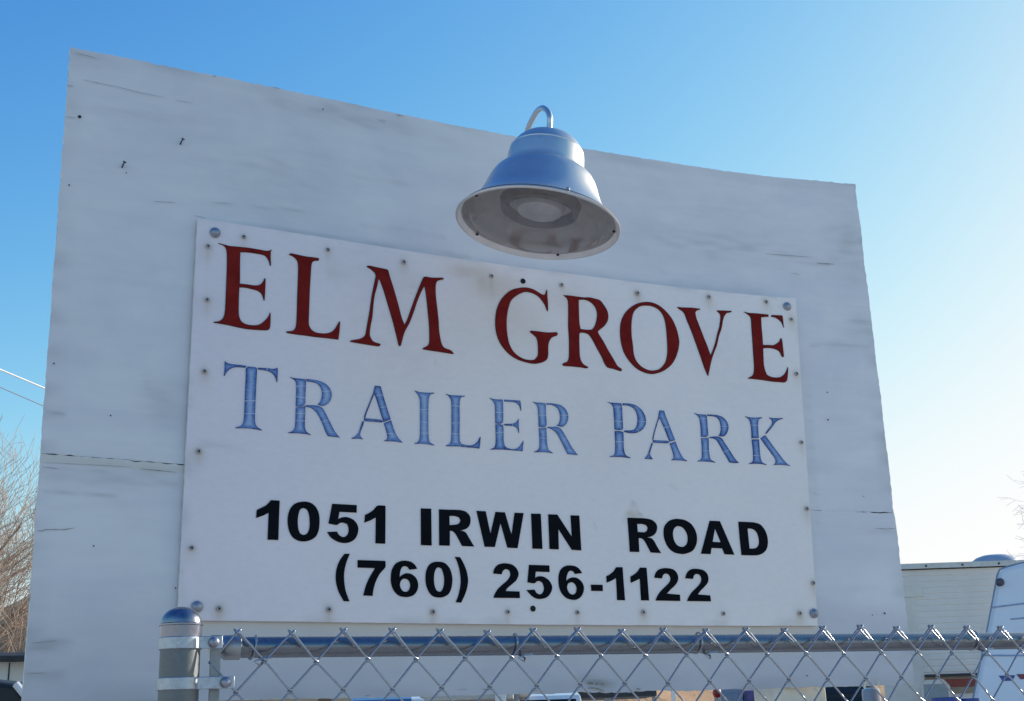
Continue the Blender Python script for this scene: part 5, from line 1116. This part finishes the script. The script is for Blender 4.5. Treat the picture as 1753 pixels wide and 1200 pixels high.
# grey-beige mobile home with a dark porch
Y1 = 24.; A = at(735, 1187.5, Y1); B = at(850, 1187.5, Y1)
mh = thing('porch_home', 'low grey beige mobile home with dark porch and white posts under the board', 'mobile home', ((A.x + B.x) / 2, Y1, 0))
mb = MB(); mb.box((A.x - .1, Y1 + 1.6, .3), (B.x + .4, Y1 + 5, A.z - .03)); obj('wall', mb, GREYW, mh)
mb = MB(); mb.box((A.x - .1, Y1, at(790, 1198, Y1).z), (B.x + .3, Y1 + 1.58, A.z)); obj('porch_roof', mb, simple('porch_fascia', (.50, .47, .42), .6), mh, bevel=.01)
mb = MB(); mb.box((A.x - .3, Y1 + 1.45 + .14, A.z - .028), (B.x + .6, Y1 + 5.2, A.z + .10)); obj('roof', mb, simple('light_roof', (.55, .53, .50), .6), mh)
mb = MB(); mb.box((A.x + .1, Y1 + 1.57, .9), (B.x - .2, Y1 + 1.597, A.z - .35)); obj('window', mb, GLASSD, mh)
for px in (853, 862.5):
    mb = MB(); c = at(px, 1200, Y1 - .1); mb.box((c.x - .055, Y1 - .155, 0), (c.x + .04, Y1 - .06, at(px, 1188.5, Y1 - .1).z)); obj('post', mb, WHITEP, mh, bevel=.006)
# dark open carport farther back
Y2 = 38.; A = at(952, 1184.5, Y2); B = at(1124, 1183, Y2)
cp = thing('carport', 'dark flat roofed open carport on slim posts against the brown hill', 'carport', ((A.x + B.x) / 2, Y2, 0))
mb = MB(); mb.box((A.x, Y2, A.z - .20), (B.x, Y2 + 4, A.z)); obj('roof', mb, ROOFD, cp, bevel=.01)
for px, s, m_ in ((1040, .09, BARM), (956, .05, BARM), (1120, .05, BARM)):
    mb = MB(); c = at(px, 1200, Y2 + .1); mb.box((c.x - s, Y2 + .1, 0), (c.x + s, Y2 + .1 + 2 * s, A.z - .202)); obj('post', mb, m_, cp, bevel=.006)
p = at(1152.5, 1182, 22); mb = MB(); mb.box((p.x - .035, 22 - .035, -.1), (p.x + .035, 22 + .035, p.z)); mb.box((p.x - .05, 22 - .05, p.z + .001), (p.x + .05, 22 + .05, p.z + .03))
top(obj('marker_post', mb, WHITEP, bevel=.006), 'slim white post standing alone between carport and pale blue van', 'post')
p = at(1490, 1177, 15); t = thing('water_tank', 'upright pale blue water tank between black van and trailer home', 'tank', (p.x, p.y, 0))
mb = MB(); r = .105; mb.lathe([(r, 0), (r, p.z - .06), (r * .9, p.z - .02), (r * .5, p.z), (0, p.z)], (p.x, p.y, 0), (0, 0, 1), 28); obj('shell', mb, VP, t, smooth=True)
mb = MB(); mb.tube([(p.x + .02, p.y, p.z - .02), (p.x + .02, p.y, p.z + .09), (p.x + .09, p.y, p.z + .11)], .018, 8); obj('pipe', mb, BARM, t, smooth=True)

# grey house and white shed at the left edge
Yg = 20.; A = at(-260, 1083, Yg); B = at(95, 1083, Yg)
hs = thing('grey_house', 'flat grey stucco house at the left edge below the hill', 'house', ((A.x + B.x) / 2, Yg, 0))
mb = MB(); mb.box((A.x, Yg, -.1), (B.x, Yg + 7, A.z)); obj('wall', mb, GREYW, hs)
mb = MB(); mb.box((A.x - .05, Yg - .05, A.z + .002), (B.x + .05, Yg + 7.05, A.z + .05)); obj('parapet', mb, simple('parapet_cap', (.30, .25, .20), .8), hs)
p = at(19, 1082, Yg + .3); mb = MB(); mb.box((p.x, Yg + .2, A.z + .052), (p.x + 1.4, Yg + 1.4, A.z + .15)); mb.box((p.x, Yg + .2, A.z + .151), (p.x + .10, Yg + 1.4, A.z + .22)); obj('rooftop_box', mb, ROOFD, hs, bevel=.008)
Ys = 13.
sd_ = thing('white_shed', 'white sheet metal shed with dark roof below the grey house', 'shed', (at(0, 1133, Ys).x, Ys, 0))
corner = at(27, 1133, Ys); zE = corner.z
nL = Vector((-.62, -.79, 0)); 
far = corner + Vector((-.86, .51, 0)) * -0 
wl_ = []
e1 = Vector((-.80, -.60, 0))           # the wall that catches the sun runs back-left to front-left of the corner
q0 = Vector((corner.x, corner.y, 0)); q1 = q0 + e1 * 1.9; q2 = q0 + Vector((1.4, .12, 0))
mb = MB(); mb.add([q1, q0, q0 + Vector((0, 0, zE)), q1 + Vector((0, 0, zE))], [(0, 1, 2, 3)])
mb.add([q0, q2, q2 + Vector((0, 0, zE)), q0 + Vector((0, 0, zE))], [(0, 1, 2, 3)])
mb.add([q2, q2 + Vector((-.2, 2.6, 0)), q2 + Vector((-.2, 2.6, zE)), q2 + Vector((0, 0, zE))], [(0, 1, 2, 3)])
mb.add([q2 + Vector((-.2, 2.6, 0)), q1 + Vector((-.6, 2.6, 0)), q1 + Vector((-.6, 2.6, zE)), q2 + Vector((-.2, 2.6, zE))], [(0, 1, 2, 3)])
mb.add([q1 + Vector((-.6, 2.6, 0)), q1, q1 + Vector((0, 0, zE)), q1 + Vector((-.6, 2.6, zE))], [(0, 1, 2, 3)])
obj('wall', mb, WHITEW, sd_)
mb = MB()
for k in range(12):
    c = q0 + e1 * (.06 + k * .155) + Vector((.6, -.8, 0)) * .004; mb.tube([c, c + Vector((0, 0, zE - .01))], .007, 5)
obj('panel_seam', mb, ROOFD, sd_)
mb = MB(); hr = at(10, 1117.5, Ys).z - zE
ce = (q0 + q2 + q1) / 3 + Vector((0, 1.1, 0)); rim_ = [q1 + Vector((-.15, -.12, 0)), q0 + Vector((.05, -.18, 0)), q2 + Vector((.12, -.1, 0)), q2 + Vector((-.1, 2.8, 0)), q1 + Vector((-.8, 2.8, 0))]
lo = [p + Vector((0, 0, zE + .004)) for p in rim_]; hi = [p + Vector((0, 0, zE + .05)) for p in rim_]; tp = [ce + (p - ce) * .80 + Vector((0, 0, zE + hr)) for p in rim_]
n = 5; mb.add(lo + hi + tp, [tuple(range(n - 1, -1, -1))] + [(i, (i + 1) % n, n + (i + 1) % n, n + i) for i in range(n)] + [(n + i, n + (i + 1) % n, 2 * n + (i + 1) % n, 2 * n + i) for i in range(n)] + [tuple(range(2 * n, 3 * n))])
obj('roof', mb, ROOFD, sd_)
